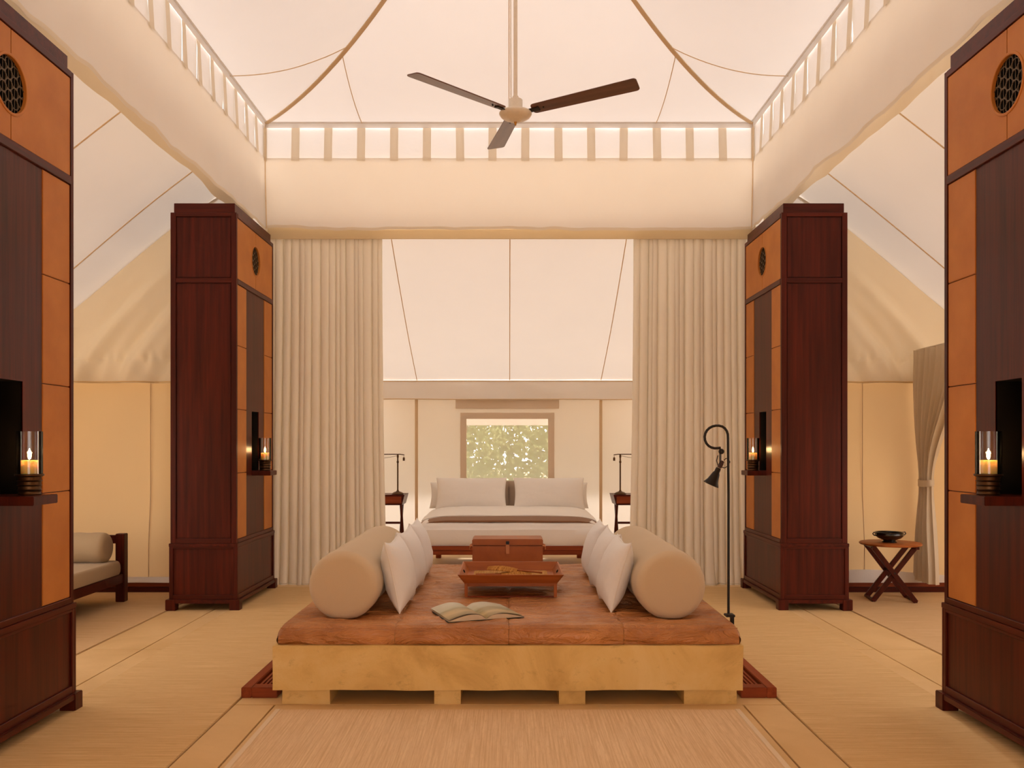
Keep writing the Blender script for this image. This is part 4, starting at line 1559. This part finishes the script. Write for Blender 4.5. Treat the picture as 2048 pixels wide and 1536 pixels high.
# bedside stands and lamps
for s, side in ((-1, 'nearer the sofa wing'), (1, 'nearer the folding table')):
    NS = thing('bedside_stand', 'dark wooden campaign bedside stand with crossed legs, ' + side, 'bedside table', (s * 1.60, 11.30, 0), 0, 'bedside stands')
    H0, H1 = .735, .868
    MB().add([(-.24, 0, H0), (.24, 0, H0), (.24, .44, H0), (-.24, .44, H0), (-.275, -.01, H1), (.275, -.01, H1), (.275, .45, H1), (-.275, .45, H1)],
             [(0, 3, 2, 1), (4, 5, 6, 7), (0, 1, 5, 4), (1, 2, 6, 5), (2, 3, 7, 6), (3, 0, 4, 7)]).build('box', 'mahogany_x', NS, bevel=.003)
    dr = MB().box(-.235, .235, -.016, .0, H0 + .022, H1 - .02).build('drawer', 'redwood_x', NS, bevel=.003)
    MB().lathe([(0, -.034), (.010, -.030), (.012, -.024), (.006, -.016), (0, -.016)], 12, (0, 0, (H0 + H1) / 2), 'y').build('knob', 'bronze_dark', dr, smooth=True)
    for sx in (-1, 1):
        x = sx * .225
        MB().bar((x, .03, H0), (x, .41, 0.0), .026, .03, (1, 0, 0)).build('leg', 'mahogany', NS, bevel=.003, seg=1)
        MB().bar((x - sx * .026, .41, H0), (x - sx * .026, .03, 0.0), .026, .03, (1, 0, 0)).build('leg', 'mahogany', NS, bevel=.003, seg=1)
    MB().bar((-.2, .15, .50), (.2, .15, .50), .02, .028).build('stretcher', 'mahogany_x', NS)
    BL_ = thing('swing_lamp', 'bronze swing arm table lamp on the bedside stand, ' + side, 'lamp', (s * 1.425, 11.40, H1), 0, 'bedside lamps')
    MB().lathe([(0, 0), (.076, 0), (.078, .006), (.070, .018), (.048, .030), (.022, .038), (.014, .048), (.010, .06), (0, .06)], 28).build('base', 'bronze', BL_, smooth=True)
    MB().lathe([(.0095, .05), (.0095, .40), (.014, .405), (.014, .425), (.0095, .43), (.0095, .47), (.013, .475), (.013, .50), (.006, .515), (0, .518)], 16).build('stem', 'bronze', BL_, smooth=True)
    MB().tube([(-s * .085, 0, .505), (-s * .03, 0, .513), (s * .30, 0, .513)], .006, 8).build('arm', 'bronze', BL_, smooth=True)
    MB().tube([(s * .005, 0, .495), (s * .10, 0, .475), (s * .26, 0, .455)], .0025, 6).build('stay', 'bronze', BL_, smooth=True)
    MB().lathe([(.002, .495), (.004, .475), (.014, .470), (.014, .430), (0, .430)], 14, (-s * .078, 0, 0)).build('counterweight', 'bronze', BL_, smooth=True)
    MB().lathe([(.012, .50), (.02, .49), (.05, .455), (.085, .40), (.087, .40), (.05, .46), (.0, .505)], 24, (s * .30, 0, .01)).build('lamp_shade', 'bronze', BL_, smooth=True)

# ------------------------------------------------------------------ folding table and bowl
FT = thing('folding_table', 'small round mahogany table on crossed folding legs', 'table', (3.685, 8.60, 0), math.radians(-9))
TH = .56
MB().lathe([(0, TH - .022), (.275, TH - .022), (.284, TH - .014), (.284, TH - .006), (.276, TH), (0, TH)], 48).build('tabletop', 'teak_x', FT, smooth=True)
for sy in (-1, 1):
    y = sy * .16
    yi = sy * .125
    MB().bar((-.20, y, TH - .022), (.19, y, .012), .046, .028, (0, 1, 0)).build('leg', 'mahogany', FT, bevel=.003, seg=1)
    MB().bar((.20, yi, TH - .022), (-.19, yi, .012), .046, .028, (0, 1, 0)).build('leg', 'mahogany', FT, bevel=.003, seg=1)
for x in (-.19, .19):
    MB().bar((x, -.16, .016), (x, .16, .016), .03, .026).build('stretcher', 'mahogany_y', FT, bevel=.003, seg=1)
    MB().bar((x * 1.02, -.20, TH - .034), (x * 1.02, .20, TH - .034), .03, .024).build('cleat', 'mahogany_y', FT)
MB().tube([(-.003, -.18, .283), (-.003, .18, .283)], .009, 8).build('pivot', 'iron_black', FT)
BO = thing('bowl', 'black two handled footed bowl on the round folding table', 'bowl', (3.675, 8.60, TH), math.radians(6))
MB().lathe([(0, 0), (.068, 0), (.070, .008), (.055, .016), (.06, .024), (.105, .042), (.130, .066), (.133, .082), (.126, .092), (.135, .098), (.131, .100), (.122, .092), (.126, .080), (.12, .068), (.09, .046), (0, .034)], 40).build('vessel', 'lacquer_black', BO, smooth=True)
for s in (-1, 1):
    MB().tube([(s * .125, 0, .066), (s * .155, 0, .070), (s * .168, 0, .084), (s * .160, 0, .097), (s * .128, 0, .094)], .006, 8).build('handle', 'lacquer_black', BO, smooth=True)

# ------------------------------------------------------------------ wing sofa
SF = thing('wing_sofa', 'timber framed daybed sofa in the wing, partly behind the nearest tower', 'sofa', (-4.56, 6.65, 0))
SW, SL = .90, 1.90
for x0, y0, top_ in ((SW - .085, SL - .085, .655), (SW - .085, 0, .655), (0, SL - .085, .655), (0, 0, .655)):
    MB().box(x0, x0 + .085, y0, y0 + .085, 0.006, top_).build('leg', 'mahogany', SF, bevel=.005)
MB().box(SW - .055, SW - .010, .085, SL - .085, .19, .275).build('seat_rail', 'mahogany_y', SF, bevel=.004)
MB().box(.010, .055, .085, SL - .085, .19, .275).build('seat_rail', 'mahogany_y', SF, bevel=.004)
for y0 in (.02, SL - .06):
    MB().box(.085, SW - .085, y0, y0 + .04, .19, .275).build('seat_rail', 'mahogany_x', SF, bevel=.004)
    MB().box(.085, SW - .085, y0, y0 + .04, .56, .64).build('arm_rail', 'mahogany_x', SF, bevel=.004)
MB().box(.05, SW - .05, .06, SL - .06, .235, .255).build('seat_board', 'mahogany_y', SF)
sm_ = thing('sofa_mattress', 'flat taupe seat mattress on the wing sofa', 'mattress', (-4.56 + SW / 2, 6.65 + SL / 2, .276))
slabsoft(SW - .03, SL - .19, .13, .03, 6.0, .003, bulge=.004).build('cover', 'linen_wing', sm_, smooth=True)
bolster('small taupe bolster lying across the end of the wing sofa', -4.56 + SW - .075, 8.30, .404, .142, .76, 'linen_wing', rz=PI / 2, flat=.006)
